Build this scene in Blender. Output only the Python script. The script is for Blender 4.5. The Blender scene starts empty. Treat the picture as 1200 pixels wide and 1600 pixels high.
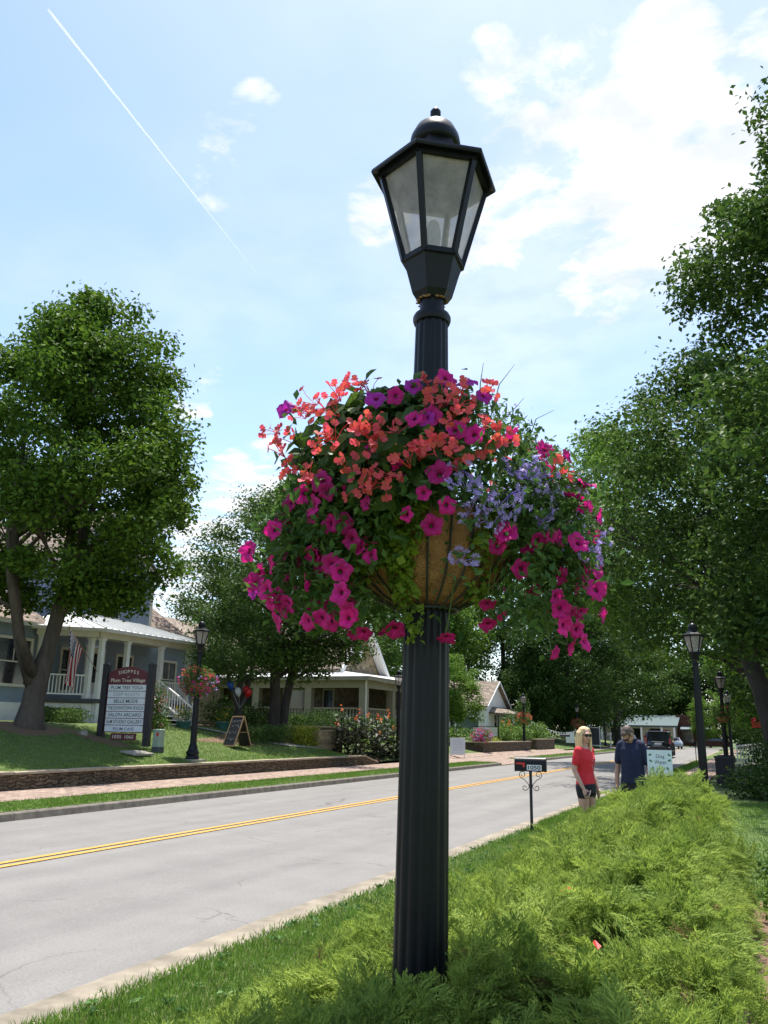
import bpy, math, random
import numpy as np
from mathutils import Vector, Matrix
RAD = math.radians
rng = np.random.default_rng(11); random.seed(11)
sc = bpy.context.scene; COL = sc.collection

# ------------------------------------------------------------------ camera
YAW, PITCH, ROLL = RAD(23.62), RAD(14.65), RAD(1.1)
CAMP = Vector((0, 0, 1.6))
fw = Vector((-math.sin(YAW)*math.cos(PITCH), math.cos(YAW)*math.cos(PITCH), math.sin(PITCH)))
rt0 = Vector((math.cos(YAW), math.sin(YAW), 0)); up0 = rt0.cross(fw)
rt = rt0*math.cos(ROLL)+up0*math.sin(ROLL); up = up0*math.cos(ROLL)-rt0*math.sin(ROLL)
cd = bpy.data.cameras.new('camera'); cam = bpy.data.objects.new('camera', cd); COL.objects.link(cam)
cam.matrix_world = Matrix(((rt.x, up.x, -fw.x, CAMP.x), (rt.y, up.y, -fw.y, CAMP.y), (rt.z, up.z, -fw.z, CAMP.z), (0, 0, 0, 1)))
cd.sensor_width = 36; cd.lens = 36*1300/1600; cd.clip_end = 20000; cd.clip_start = .05
sc.camera = cam
def sky_dir(px, py):
    return (rt*(px-600)/1300-up*(py-800)/1300+fw).normalized()

# ------------------------------------------------------------------ light
SUN_AZ = (-.22, 1.0); SUN_EL = RAD(74)
sd = Vector((SUN_AZ[0], SUN_AZ[1], 0)).normalized()*math.cos(SUN_EL)+Vector((0, 0, math.sin(SUN_EL)))
sl = bpy.data.lights.new('sun', 'SUN'); sl.energy = 4.3; sl.angle = RAD(.53); sl.color = (1, .955, .88)
so = bpy.data.objects.new('sun', sl); COL.objects.link(so); so.rotation_euler = sd.to_track_quat('Z', 'Y').to_euler()
sc.view_settings.view_transform = 'Standard'; sc.view_settings.look = 'None'
sc.view_settings.exposure = .93; sc.view_settings.gamma = 1

w = bpy.data.worlds.new('World'); sc.world = w; w.use_nodes = True
nt = w.node_tree; nt.nodes.clear()
def nd(t, **k):
    n = nt.nodes.new(t)
    for a, v in k.items(): setattr(n, a, v)
    return n
def lk(a, b): nt.links.new(a, b)
def mth(op, a, b=None, c=None):
    n = nd('ShaderNodeMath', operation=op)
    for i, v in enumerate((a, b, c)):
        if v is None: continue
        if isinstance(v, (int, float)): n.inputs[i].default_value = v
        else: lk(v, n.inputs[i])
    return n.outputs[0]
sky = nd('ShaderNodeTexSky', sky_type='NISHITA', sun_disc=False, sun_elevation=SUN_EL, sun_rotation=math.atan2(sd.x, sd.y))
sky.air_density = 1.0; sky.dust_density = .8; sky.ozone_density = 1.2
bg = nd('ShaderNodeBackground'); bg.inputs[1].default_value = .142; lk(sky.outputs[0], bg.inputs[0])
bc = nd('ShaderNodeBackground'); bc.inputs[1].default_value = .66
tc = nd('ShaderNodeTexCoord'); sep = nd('ShaderNodeSeparateXYZ'); lk(tc.outputs['Generated'], sep.inputs[0])
inv = mth('DIVIDE', 1.0, mth('MAXIMUM', sep.outputs[2], .08))
pv = nd('ShaderNodeVectorMath', operation='SCALE'); lk(tc.outputs['Generated'], pv.inputs[0]); lk(inv, pv.inputs['Scale'])
nz = nd('ShaderNodeTexNoise'); nz.inputs['Scale'].default_value = 4.6; nz.inputs['Detail'].default_value = 9; nz.inputs['Roughness'].default_value = .62; nz.inputs['Distortion'].default_value = .25
lk(pv.outputs[0], nz.inputs['Vector'])
# cumulus patches: (direction through the photograph, angular radius in degrees, weight)
blobs = [((1040, 120), 3.4, 1.0), ((1000, 190), 3.6, 1.0), ((930, 240), 3.2, .85), ((1020, 340), 3.8, .95), ((950, 420), 3.0, .95), ((1110, 300), 4, .95), ((1170, 240), 4, .95), ((1200, 330), 4, .8),
         ((1050, 420), 3.2, .75), ((800, 230), 3.0, .66), ((850, 300), 3.6, .72), ((790, 330), 4, .62), ((590, 330), 2.2, .34), ((720, 390), 3.0, .42), ((400, 180), 2.0, .40), ((350, 220), 2.6, .36), ((335, 275), 2, .30),
         ((780, 110), 2.4, .5), ((890, 100), 2.4, .5), ((1190, 100), 2.4, .7), ((390, 790), 3.4, .8), ((330, 850), 3.6, .8), ((420, 740), 2.2, .55), ((265, 950), 4, .8), ((330, 595), 1, .5), ((700, 960), 3, .7), ((300, 640), 1.2, .5),
         ((1600, 250), 10, .8), ((1900, 800), 8, .8), ((600, -500), 9, .7), ((-700, 700), 8, .8)]
acc = None
for (px, py), r, wt in blobs:
    d = sky_dir(px, py)
    dp = nd('ShaderNodeVectorMath', operation='DOT_PRODUCT'); lk(tc.outputs['Generated'], dp.inputs[0]); dp.inputs[1].default_value = d
    mr = nd('ShaderNodeMapRange', interpolation_type='SMOOTHSTEP'); lk(dp.outputs['Value'], mr.inputs[0])
    mr.inputs[1].default_value = math.cos(RAD(r*1.45)); mr.inputs[2].default_value = math.cos(RAD(r*.2)); mr.inputs[3].default_value = 0; mr.inputs[4].default_value = wt
    acc = mr.outputs[0] if acc is None else mth('MAXIMUM', acc, mr.outputs[0])
cnz = nd('ShaderNodeTexNoise'); cnz.inputs['Scale'].default_value = 7; cnz.inputs['Detail'].default_value = 7; lk(pv.outputs[0], cnz.inputs['Vector'])
crp = nd('ShaderNodeValToRGB'); crp.color_ramp.elements[0].position = .36; crp.color_ramp.elements[1].position = .56; crp.color_ramp.elements[0].color = (.76, .785, .81, 1); crp.color_ramp.elements[1].color = (1, .985, .965, 1); lk(cnz.outputs[0], crp.inputs[0]); lk(crp.outputs[0], bc.inputs[0])
dens = mth('ADD', mth('MULTIPLY', acc, .8), mth('MULTIPLY', mth('SUBTRACT', nz.outputs[0], .5), 3.0))
dens = mth('MULTIPLY', dens, mth('MINIMUM', mth('MULTIPLY', acc, 4), 1.0))
ms = nd('ShaderNodeMapRange', interpolation_type='SMOOTHSTEP'); lk(dens, ms.inputs[0]); ms.inputs[1].default_value = .14; ms.inputs[2].default_value = .85; ms.inputs[4].default_value = .9
nz2 = nd('ShaderNodeTexNoise'); nz2.inputs['Scale'].default_value = .9; nz2.inputs['Detail'].default_value = 5; nz2.inputs['Roughness'].default_value = .5; lk(pv.outputs[0], nz2.inputs['Vector'])
veil = nd('ShaderNodeMapRange', interpolation_type='SMOOTHSTEP'); lk(nz2.outputs[0], veil.inputs[0]); veil.inputs[1].default_value = .38; veil.inputs[2].default_value = .72; veil.inputs[4].default_value = .26
dv = nd('ShaderNodeVectorMath', operation='DOT_PRODUCT'); lk(tc.outputs['Generated'], dv.inputs[0]); dv.inputs[1].default_value = sky_dir(900, -120)
hv = nd('ShaderNodeMapRange', interpolation_type='SMOOTHSTEP'); lk(dv.outputs['Value'], hv.inputs[0]); hv.inputs[1].default_value = math.cos(RAD(34)); hv.inputs[2].default_value = math.cos(RAD(4)); hv.inputs[4].default_value = .10
vl = mth('MINIMUM', mth('ADD', veil.outputs[0], mth('MULTIPLY', hv.outputs[0], mth('ADD', .6, mth('MULTIPLY', nz2.outputs[0], .7)))), .8)
mx = nd('ShaderNodeMixShader'); lk(mth('MAXIMUM', ms.outputs[0], vl), mx.inputs[0]); lk(bg.outputs[0], mx.inputs[1]); lk(bc.outputs[0], mx.inputs[2])
wo = nd('ShaderNodeOutputWorld'); lk(mx.outputs[0], wo.inputs[0])

# ------------------------------------------------------------------ materials
def mat(name, col, rough=.7, var=.15, vs=6, bump=0, bs=40, metal=0, transl=0, island=0, spec=.4, coat=0, brick=None, wave=None, alpha=None, col2=None, stretch=None, petal=0):
    m = bpy.data.materials.new(name); m.use_nodes = True
    t = m.node_tree; N = t.nodes; b = N['Principled BSDF']; out = N['Material Output']
    def n(ty, **k):
        x = N.new(ty)
        for a, v in k.items(): setattr(x, a, v)
        return x
    L = t.links.new
    b.inputs['Roughness'].default_value = rough; b.inputs['Metallic'].default_value = metal
    b.inputs['Specular IOR Level'].default_value = spec; b.inputs['Coat Weight'].default_value = coat
    co = n('ShaderNodeTexCoord'); vec = co.outputs['Object']
    if stretch:
        mp = n('ShaderNodeMapping'); L(vec, mp.inputs[0]); mp.inputs['Scale'].default_value = stretch; vec = mp.outputs[0]
    nz = n('ShaderNodeTexNoise'); nz.inputs['Scale'].default_value = vs; nz.inputs['Detail'].default_value = 6; nz.inputs['Roughness'].default_value = .6; L(vec, nz.inputs['Vector'])
    cr = n('ShaderNodeValToRGB'); c = np.array(col[:3]); c2 = np.array(col2) if col2 is not None else c*(1+var)
    cr.color_ramp.elements[0].position = .3; cr.color_ramp.elements[1].position = .7
    cr.color_ramp.elements[0].color = (*np.clip(c*(1-var), 0, 1), 1); cr.color_ramp.elements[1].color = (*np.clip(c2, 0, 1), 1)
    L(nz.outputs[0], cr.inputs[0]); colo = cr.outputs[0]
    if island:
        g = n('ShaderNodeNewGeometry'); hs = n('ShaderNodeHueSaturation'); L(colo, hs.inputs['Color'])
        mr = n('ShaderNodeMapRange'); L(g.outputs['Random Per Island'], mr.inputs[0]); mr.inputs[3].default_value = 1-island; mr.inputs[4].default_value = 1+island; L(mr.outputs[0], hs.inputs['Value'])
        if petal:
            oi = n('ShaderNodeObjectInfo'); m3 = n('ShaderNodeMapRange'); L(oi.outputs['Random'], m3.inputs[0]); m3.inputs[3].default_value = .72; m3.inputs[4].default_value = 1.25; m4 = n('ShaderNodeMath', operation='MULTIPLY'); L(mr.outputs[0], m4.inputs[0]); L(m3.outputs[0], m4.inputs[1]); L(m4.outputs[0], hs.inputs['Value'])
        mr2 = n('ShaderNodeMapRange'); L(g.outputs['Random Per Island'], mr2.inputs[0]); mr2.inputs[3].default_value = .515; mr2.inputs[4].default_value = .485; L(mr2.outputs[0], hs.inputs['Hue'])
        colo = hs.outputs[0]
    bvec = None
    if brick:
        # the texture lies in the plane the wall runs in: u = x+y, v = z (or x,y on the ground)
        s = n('ShaderNodeSeparateXYZ'); L(co.outputs['Object'], s.inputs[0]); cb = n('ShaderNodeCombineXYZ')
        if brick.get('flat'): L(s.outputs[0], cb.inputs[1]); L(s.outputs[1], cb.inputs[0])
        else:
            ad = n('ShaderNodeMath', operation='ADD'); L(s.outputs[0], ad.inputs[0]); L(s.outputs[1], ad.inputs[1]); L(ad.outputs[0], cb.inputs[0]); L(s.outputs[2], cb.inputs[1])
        wv = n('ShaderNodeTexNoise'); wv.inputs['Scale'].default_value = 3; L(cb.outputs[0], wv.inputs['Vector'])
        va = n('ShaderNodeVectorMath', operation='MULTIPLY_ADD'); L(wv.outputs['Color'], va.inputs[0]); va.inputs[1].default_value = (brick.get('wob', 0),)*3; L(cb.outputs[0], va.inputs[2])
        br = n('ShaderNodeTexBrick'); L(va.outputs[0], br.inputs['Vector']); br.inputs['Scale'].default_value = 1
        br.inputs['Brick Width'].default_value = brick['w']; br.inputs['Row Height'].default_value = brick['h']; br.inputs['Mortar Size'].default_value = brick['m']
        br.inputs['Color1'].default_value = (.6, .6, .6, 1); br.inputs['Color2'].default_value = (1.25, 1.25, 1.25, 1); br.inputs['Mortar'].default_value = (brick.get('mc', .5),)*3+(1,)
        br.inputs['Bias'].default_value = 0
        ml = n('ShaderNodeMix', data_type='RGBA', blend_type='MULTIPLY'); ml.inputs[0].default_value = 1; L(colo, ml.inputs[6]); L(br.outputs['Color'], ml.inputs[7]); colo = ml.outputs[2]
        bvec = br.outputs['Fac']
    if wave:
        s = n('ShaderNodeSeparateXYZ'); L(co.outputs['Object'], s.inputs[0])
        md = n('ShaderNodeMath', operation='FRACT'); dv = n('ShaderNodeMath', operation='DIVIDE'); L(s.outputs[2], dv.inputs[0]); dv.inputs[1].default_value = wave; L(dv.outputs[0], md.inputs[0])
        bvec = md.outputs[0]
    if bvec is not None:
        bp = n('ShaderNodeBump'); bp.inputs['Strength'].default_value = .8; bp.inputs['Distance'].default_value = .02; L(bvec, bp.inputs['Height'])
        if brick: bp.invert = True
        L(bp.outputs[0], b.inputs['Normal'])
    elif bump:
        n2 = n('ShaderNodeTexNoise'); n2.inputs['Scale'].default_value = bs; n2.inputs['Detail'].default_value = 5; L(vec, n2.inputs['Vector'])
        bp = n('ShaderNodeBump'); bp.inputs['Strength'].default_value = bump; bp.inputs['Distance'].default_value = .02; L(n2.outputs[0], bp.inputs['Height']); L(bp.outputs[0], b.inputs['Normal'])
    L(colo, b.inputs['Base Color'])
    sh = b.outputs[0]
    if transl:
        tl = n('ShaderNodeBsdfTranslucent'); mm = n('ShaderNodeMixShader'); mm.inputs[0].default_value = transl
        L(colo, tl.inputs[0]); L(sh, mm.inputs[1]); L(tl.outputs[0], mm.inputs[2]); sh = mm.outputs[0]
    if alpha is not None:
        tr = n('ShaderNodeBsdfTransparent'); mm = n('ShaderNodeMixShader'); mm.inputs[0].default_value = alpha
        L(tr.outputs[0], mm.inputs[1]); L(sh, mm.inputs[2]); sh = mm.outputs[0]
    L(sh, out.inputs[0])
    return m

def asphalt():
    m = mat('weathered_asphalt', (.200, .190, .176), .9, .08, 1.3, .25, 160)
    t = m.node_tree; N = t.nodes; L = t.links.new; b = N['Principled BSDF']
    src = b.inputs['Base Color'].links[0].from_socket
    co = N.new('ShaderNodeTexCoord')
    sp = N.new('ShaderNodeTexNoise'); sp.inputs['Scale'].default_value = 45; sp.inputs['Detail'].default_value = 6; sp.inputs['Roughness'].default_value = .8; L(co.outputs['Object'], sp.inputs['Vector'])
    r1 = N.new('ShaderNodeValToRGB'); r1.color_ramp.elements[0].position = .3; r1.color_ramp.elements[1].position = .7; r1.color_ramp.elements[0].color = (.74, .74, .74, 1); r1.color_ramp.elements[1].color = (1.2, 1.2, 1.2, 1); L(sp.outputs[0], r1.inputs[0])
    # wheel tracks and old seams running with the road
    mp = N.new('ShaderNodeMapping'); mp.inputs['Scale'].default_value = (1.1, .05, 1); L(co.outputs['Object'], mp.inputs[0])
    st = N.new('ShaderNodeTexNoise'); st.inputs['Scale'].default_value = 1.6; st.inputs['Detail'].default_value = 5; L(mp.outputs[0], st.inputs['Vector'])
    r2 = N.new('ShaderNodeValToRGB'); r2.color_ramp.elements[0].position = .35; r2.color_ramp.elements[1].position = .65; r2.color_ramp.elements[0].color = (.90, .90, .905, 1); r2.color_ramp.elements[1].color = (1.05, 1.045, 1.04, 1); L(st.outputs[0], r2.inputs[0])
    # cracks, only in some places
    wn = N.new('ShaderNodeTexNoise'); wn.inputs['Scale'].default_value = 1.2; wn.inputs['Detail'].default_value = 6; L(co.outputs['Object'], wn.inputs['Vector'])
    va = N.new('ShaderNodeVectorMath'); va.operation = 'MULTIPLY_ADD'; L(wn.outputs['Color'], va.inputs[0]); va.inputs[1].default_value = (1.2, 1.2, 0); L(co.outputs['Object'], va.inputs[2])
    vo = N.new('ShaderNodeTexVoronoi'); vo.feature = 'DISTANCE_TO_EDGE'; vo.inputs['Scale'].default_value = .34; L(va.outputs[0], vo.inputs['Vector'])
    r3 = N.new('ShaderNodeMapRange'); L(vo.outputs['Distance'], r3.inputs[0]); r3.inputs[1].default_value = .002; r3.inputs[2].default_value = .005; r3.inputs[3].default_value = .7; r3.inputs[4].default_value = 1
    wk = N.new('ShaderNodeTexNoise'); wk.inputs['Scale'].default_value = .45; L(co.outputs['Object'], wk.inputs['Vector'])
    r4 = N.new('ShaderNodeMapRange'); L(wk.outputs[0], r4.inputs[0]); r4.inputs[1].default_value = .46; r4.inputs[2].default_value = .58; r4.inputs[3].default_value = 1; r4.inputs[4].default_value = .35
    mxx = N.new('ShaderNodeMath'); mxx.operation = 'MAXIMUM'; L(r3.outputs[0], mxx.inputs[0]); L(r4.outputs[0], mxx.inputs[1])
    cur = src
    for s in (r1.outputs[0], r2.outputs[0], mxx.outputs[0]):
        ml = N.new('ShaderNodeMix'); ml.data_type = 'RGBA'; ml.blend_type = 'MULTIPLY'; ml.inputs[0].default_value = 1; L(cur, ml.inputs[6]); L(s, ml.inputs[7]); cur = ml.outputs[2]
    L(cur, b.inputs['Base Color'])
    return m

MT = dict(
    asphalt=asphalt(),
    concrete=mat('gutter_concrete', (.235, .20, .148), .9, .38, 3, .3, 60),
    kerb=mat('kerb_concrete', (.15, .132, .105), .9, .35, 5, .4, 40),
    walkstone=mat('path_concrete', (.30, .275, .23), .9, .2, 4, .2, 40),
    brickwalk=mat('brick_paving', (.31, .225, .175), .9, .18, 1.5, brick=dict(w=.2, h=.1, m=.006, flat=1, mc=.75)),
    paint=mat('yellow_road_paint', (.56, .29, .045), .85, .25, 14, .2, 120, col2=(.62, .35, .08)),
    white_line=mat('white_road_paint', (.7, .7, .68), .8, .1, 14),
    turf=mat('lawn_soil_and_grass', (.085, .132, .032), .95, .35, 5, .5, 60, col2=(.125, .17, .045)),
    mulch=mat('bark_mulch', (.17, .105, .065), .95, .5, 18, .8, 60),
    earth=mat('far_ground', (.07, .11, .03), .95, .3, 2),
    drystone=mat('stacked_fieldstone', (.125, .092, .058), .95, .5, 5, brick=dict(w=.27, h=.085, m=.014, wob=.32, mc=.3)),
    capstone=mat('capstone', (.34, .28, .2), .9, .25, 5, .4, 30),
    porchcream=mat('shaded_tan_paint', (.28, .235, .17), .7, .1, 3),  # darker version of the cream trim, with the porch shade in its colour
    porchwall=mat('porch_stone_in_painted_shade', (.12, .09, .06), .95, .35, 3, brick=dict(w=.5, h=.22, m=.015, wob=.2, mc=.8)),  # copy of the tan stone, darkened to put porch shade into its colour
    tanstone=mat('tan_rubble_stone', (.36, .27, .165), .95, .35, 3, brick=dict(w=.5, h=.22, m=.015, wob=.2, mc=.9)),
    iron=mat('black_painted_iron', (.0075, .0085, .010), .38, .25, 9, .06, 30, spec=.22),
    iron2=mat('dark_painted_post', (.02, .017, .02), .5, .2, 8),
    rustm=mat('rust_and_nest_debris', (.28, .16, .07), .9, .5, 60),
    pane=mat('frosted_lantern_glass', (.60, .535, .50), .32, .25, 14, .25, 40, transl=.45, alpha=.6, spec=.6),
    bulb=mat('lamp_bulb_glass', (.7, .7, .68), .15, .05, 5, transl=.5, alpha=.6),
    liner=mat('coco_fibre_liner', (.40, .195, .095), .95, .35, 16, 1.0, 90),
    wire=mat('basket_wire', (.03, .035, .035), .5, .2, 20),
    leaf_a=mat('petunia_leaf', (.075, .15, .03), .6, .25, 4, transl=.4, island=.35, spec=.3),
    leaf_b=mat('begonia_leaf', (.06, .115, .018), .45, .35, 6, transl=.4, island=.4, spec=.3),
    leaf_c=mat('lime_creeper_leaf', (.20, .30, .035), .6, .2, 6, transl=.4, island=.3),
    leaf_d=mat('fan_flower_leaf', (.07, .145, .035), .6, .2, 6, transl=.35, island=.35),
    coral=mat('coral_petal', (.78, .09, .09), .6, .2, 45, transl=.42, island=.2, petal=1),
    magenta=mat('magenta_petal', (.64, .012, .22), .6, .3, 45, transl=.42, island=.12, petal=1),
    violetp=mat('violet_petal', (.42, .02, .34), .6, .2, 25, transl=.4, island=.2),
    throat=mat('petunia_throat', (.22, .005, .08), .7, .2, 25, transl=.3),
    lilac=mat('lilac_petal', (.48, .36, .80), .6, .15, 25, transl=.45, island=.15),
    stem=mat('green_stem', (.10, .16, .04), .7, .2, 10),
    juniper=mat('juniper_spray', (.235, .36, .06), .65, .3, 1.4, transl=.45, island=.35, spec=.15, col2=(.33, .42, .08)),
    twig=mat('juniper_twig', (.10, .07, .035), .9, .4, 20, .5, 60),
    blade=mat('grass_blade', (.135, .24, .036), .6, .25, 2.2, transl=.42, island=.3, spec=.12),
    dryblade=mat('dry_grass_blade', (.30, .26, .11), .8, .3, 4, transl=.3, island=.3),
    weed=mat('broad_weed_leaf', (.09, .19, .04), .6, .3, 4, transl=.35, island=.35),
    drysprig=mat('dead_juniper_spray', (.25, .16, .07), .85, .3, 4, transl=.2, island=.3),
    maple=mat('maple_leaf', (.082, .152, .017), .55, .2, .6, transl=.38, island=.4, spec=.14),
    oak=mat('oak_leaf', (.064, .120, .022), .55, .25, .5, transl=.34, island=.4, spec=.14),
    elm=mat('pale_leaf', (.125, .225, .032), .55, .25, .6, transl=.4, island=.35, spec=.12),
    dark=mat('deep_green_leaf', (.045, .09, .017), .6, .25, .6, transl=.3, island=.4, spec=.12),
    hazel=mat('grey_green_leaf', (.078, .142, .028), .5, .25, .6, transl=.34, island=.35, spec=.2),
    hedge=mat('bright_hedge_leaf', (.11, .20, .025), .55, .25, 3, transl=.3, island=.35),
    gold=mat('yellow_green_leaf', (.30, .34, .03), .55, .35, 3, transl=.3, island=.35, ),
    bronze=mat('canna_leaf', (.042, .05, .028), .5, .4, 3, transl=.2, island=.5, spec=.22),
    orange=mat('orange_petal', (.72, .17, .04), .6, .2, 8, transl=.35, island=.3),
    pinkp=mat('pale_pink_petal', (.75, .28, .30), .6, .2, 8, transl=.35, island=.3),
    yellowp=mat('yellow_petal', (.78, .55, .05), .6, .2, 8, transl=.35, island=.2),
    bark=mat('grey_brown_bark', (.085, .068, .052), .95, .35, 5, 1, 14, stretch=(1, 1, .25)),
    bark2=mat('dark_bark', (.05, .042, .034), .95, .35, 5, 1, 14, stretch=(1, 1, .25)),
    white=mat('white_paint', (.82, .79, .76), .6, .06, 3),
    cream=mat('cream_paint', (.70, .63, .54), .6, .08, 3),
    siding=mat('blue_grey_siding', (.25, .30, .385), .7, .08, 2, wave=.15),
    wsiding=mat('white_siding', (.80, .76, .72), .7, .05, 2, wave=.15),
    shingle=mat('brown_shingle', (.22, .17, .135), .95, .25, 4, brick=dict(w=.3, h=.14, m=.008, mc=.6)),
    tanroof=mat('tan_shingle', (.25, .20, .155), .95, .08, 4, brick=dict(w=.3, h=.14, m=.008, mc=.7)),
    seam=mat('white_standing_seam_metal', (.66, .66, .64), .4, .08, 3, spec=.5),
    glassd=mat('dark_window_glass', (.02, .024, .028), .08, .3, 2, spec=.7),
    shade=mat('black_and_opening_shade', (.02, .02, .02), .9, .2, 3),  # black for numbers and bin liner; in the crawl opening it paints the shade
    darkgrey=mat('dark_grey_paint', (.06, .063, .068), .6, .15, 3),
    maroon=mat('maroon_sign_paint', (.115, .018, .026), .5, .15, 5),
    signwhite=mat('sign_panel_white', (.66, .68, .69), .5, .06, 5),
    ink=mat('dark_green_lettering', (.035, .06, .05), .6, .1, 5),
    inkg=mat('faded_grey_lettering', (.34, .37, .37), .6, .1, 5),
    inkp=mat('purple_lettering', (.14, .13, .24), .6, .1, 5),
    goldink=mat('cream_lettering', (.62, .55, .42), .5, .1, 5),
    greenbox=mat('pale_green_enamel', (.27, .34, .26), .5, .1, 4),
    red=mat('red_paint', (.55, .03, .025), .45, .15, 5),
    wood=mat('varnished_pine', (.33, .21, .11), .6, .25, 4, .2, 20, stretch=(6, 6, 1)),
    chalkb=mat('chalkboard', (.022, .024, .03), .7, .4, 6),
    chalk=mat('chalk', (.2, .2, .22), .9, .3, 20),
    teal=mat('teal_glaze', (.06, .16, .14), .35, .2, 4, spec=.5),
    paper=mat('sign_paper', (.66, .74, .74), .7, .05, 5),
    leafprint=mat('printed_leaf_green', (.26, .45, .28), .7, .1, 5),
    skin=mat('skin', (.52, .30, .22), .55, .1, 8, spec=.35),
    skin2=mat('tanned_skin', (.40, .225, .15), .55, .1, 8, spec=.35),
    blond=mat('blond_hair', (.70, .50, .25), .5, .35, 30, .5, 60, stretch=(3, 3, .3), spec=.5),
    brownh=mat('brown_hair', (.10, .068, .05), .55, .3, 30, .5, 60, spec=.4),
    redtee=mat('red_jersey', (.62, .025, .035), .8, .12, 12, .3, 25),
    navy=mat('navy_polo', (.010, .016, .046), .8, .2, 12, .3, 25),
    blackc=mat('black_cotton', (.014, .014, .02), .8, .2, 12, .2, 25),
    lens=mat('sunglass_lens', (.008, .008, .012), .12, .1, 5, spec=.6),
    pinkcase=mat('pale_pink_case', (.68, .52, .50), .4, .05, 5),
    lip=mat('lips', (.42, .12, .11), .5, .05, 5),
    shoe=mat('white_shoe', (.6, .6, .6), .6, .1, 5),
    carblack=mat('black_car_paint', (.010, .010, .012), .2, .1, 5, coat=1, spec=.5),
    carsilver=mat('silver_car_paint', (.42, .47, .52), .3, .05, 5, coat=.8, metal=.3),
    carred=mat('dark_red_car_paint', (.05, .012, .015), .25, .05, 5, coat=.8),
    tyre=mat('tyre_rubber', (.015, .015, .015), .85, .2, 10),
    rim=mat('alloy_wheel', (.35, .35, .36), .3, .1, 5, metal=.7),
    taillight=mat('red_lens', (.30, .012, .014), .2, .1, 5, spec=.6),
    headlight=mat('clear_lens', (.6, .62, .65), .1, .1, 5, spec=.8),
    plate=mat('number_plate', (.55, .57, .62), .4, .1, 5),
    fred=mat('flag_red', (.48, .02, .04), .8, .08, 5, transl=.35),
    fwhite=mat('flag_white', (.78, .76, .74), .8, .04, 5, transl=.35),
    fblue=mat('flag_blue', (.03, .05, .17), .8, .08, 5, transl=.3),
    bblue=mat('blue_balloon', (.01, .10, .50), .25, .05, 5, transl=.35, spec=.6),
    bwhite=mat('white_balloon', (.75, .77, .80), .25, .05, 5, transl=.35, spec=.6),
    bred=mat('red_balloon', (.62, .015, .02), .25, .05, 5, transl=.35, spec=.6),
    contrail=mat('ice_crystal_trail', (.95, .95, .95), 1, 0, 1, transl=.5),
    slate=mat('grey_green_board', (.10, .135, .145), .6, .15, 5),
    tealroof=mat('teal_roof', (.055, .095, .10), .6, .1, 3),
    redbrick=mat('red_brick', (.20, .085, .065), .9, .2, 3, brick=dict(w=.22, h=.075, m=.008, mc=1.2)),
    rock=mat('field_rock', (.30, .27, .23), .9, .3, 6, .8, 15),
)

# ------------------------------------------------------------------ helpers
def tag(o, label=None, cat=None, group=None, kind=None):
    if label: o['label'] = label
    if cat: o['category'] = cat
    if group: o['group'] = group
    if kind: o['kind'] = kind
    return o
def empty(name, loc, label, cat, group=None, rz=0):
    o = bpy.data.objects.new(name, None); COL.objects.link(o); o.location = loc; o.rotation_euler = (0, 0, rz); o.empty_display_size = .2
    return tag(o, label, cat, group)
def dup(o, parent=None):
    c = o.copy(); COL.objects.link(c)
    if parent is not None: c.parent = parent
    for ch in o.children: dup(ch, c)
    return c
def wloc(p):
    v = Vector(p.location)
    while p.parent: p = p.parent; v += Vector(p.location)
    return v
def link_mesh(name, me, m, parent=None):
    if m is not None and not me.materials:
        for k in (m if isinstance(m, (list, tuple)) else [m]): me.materials.append(k)
    o = bpy.data.objects.new(name, me); COL.objects.link(o)
    if parent is not None: o.parent = parent
    return o
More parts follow.
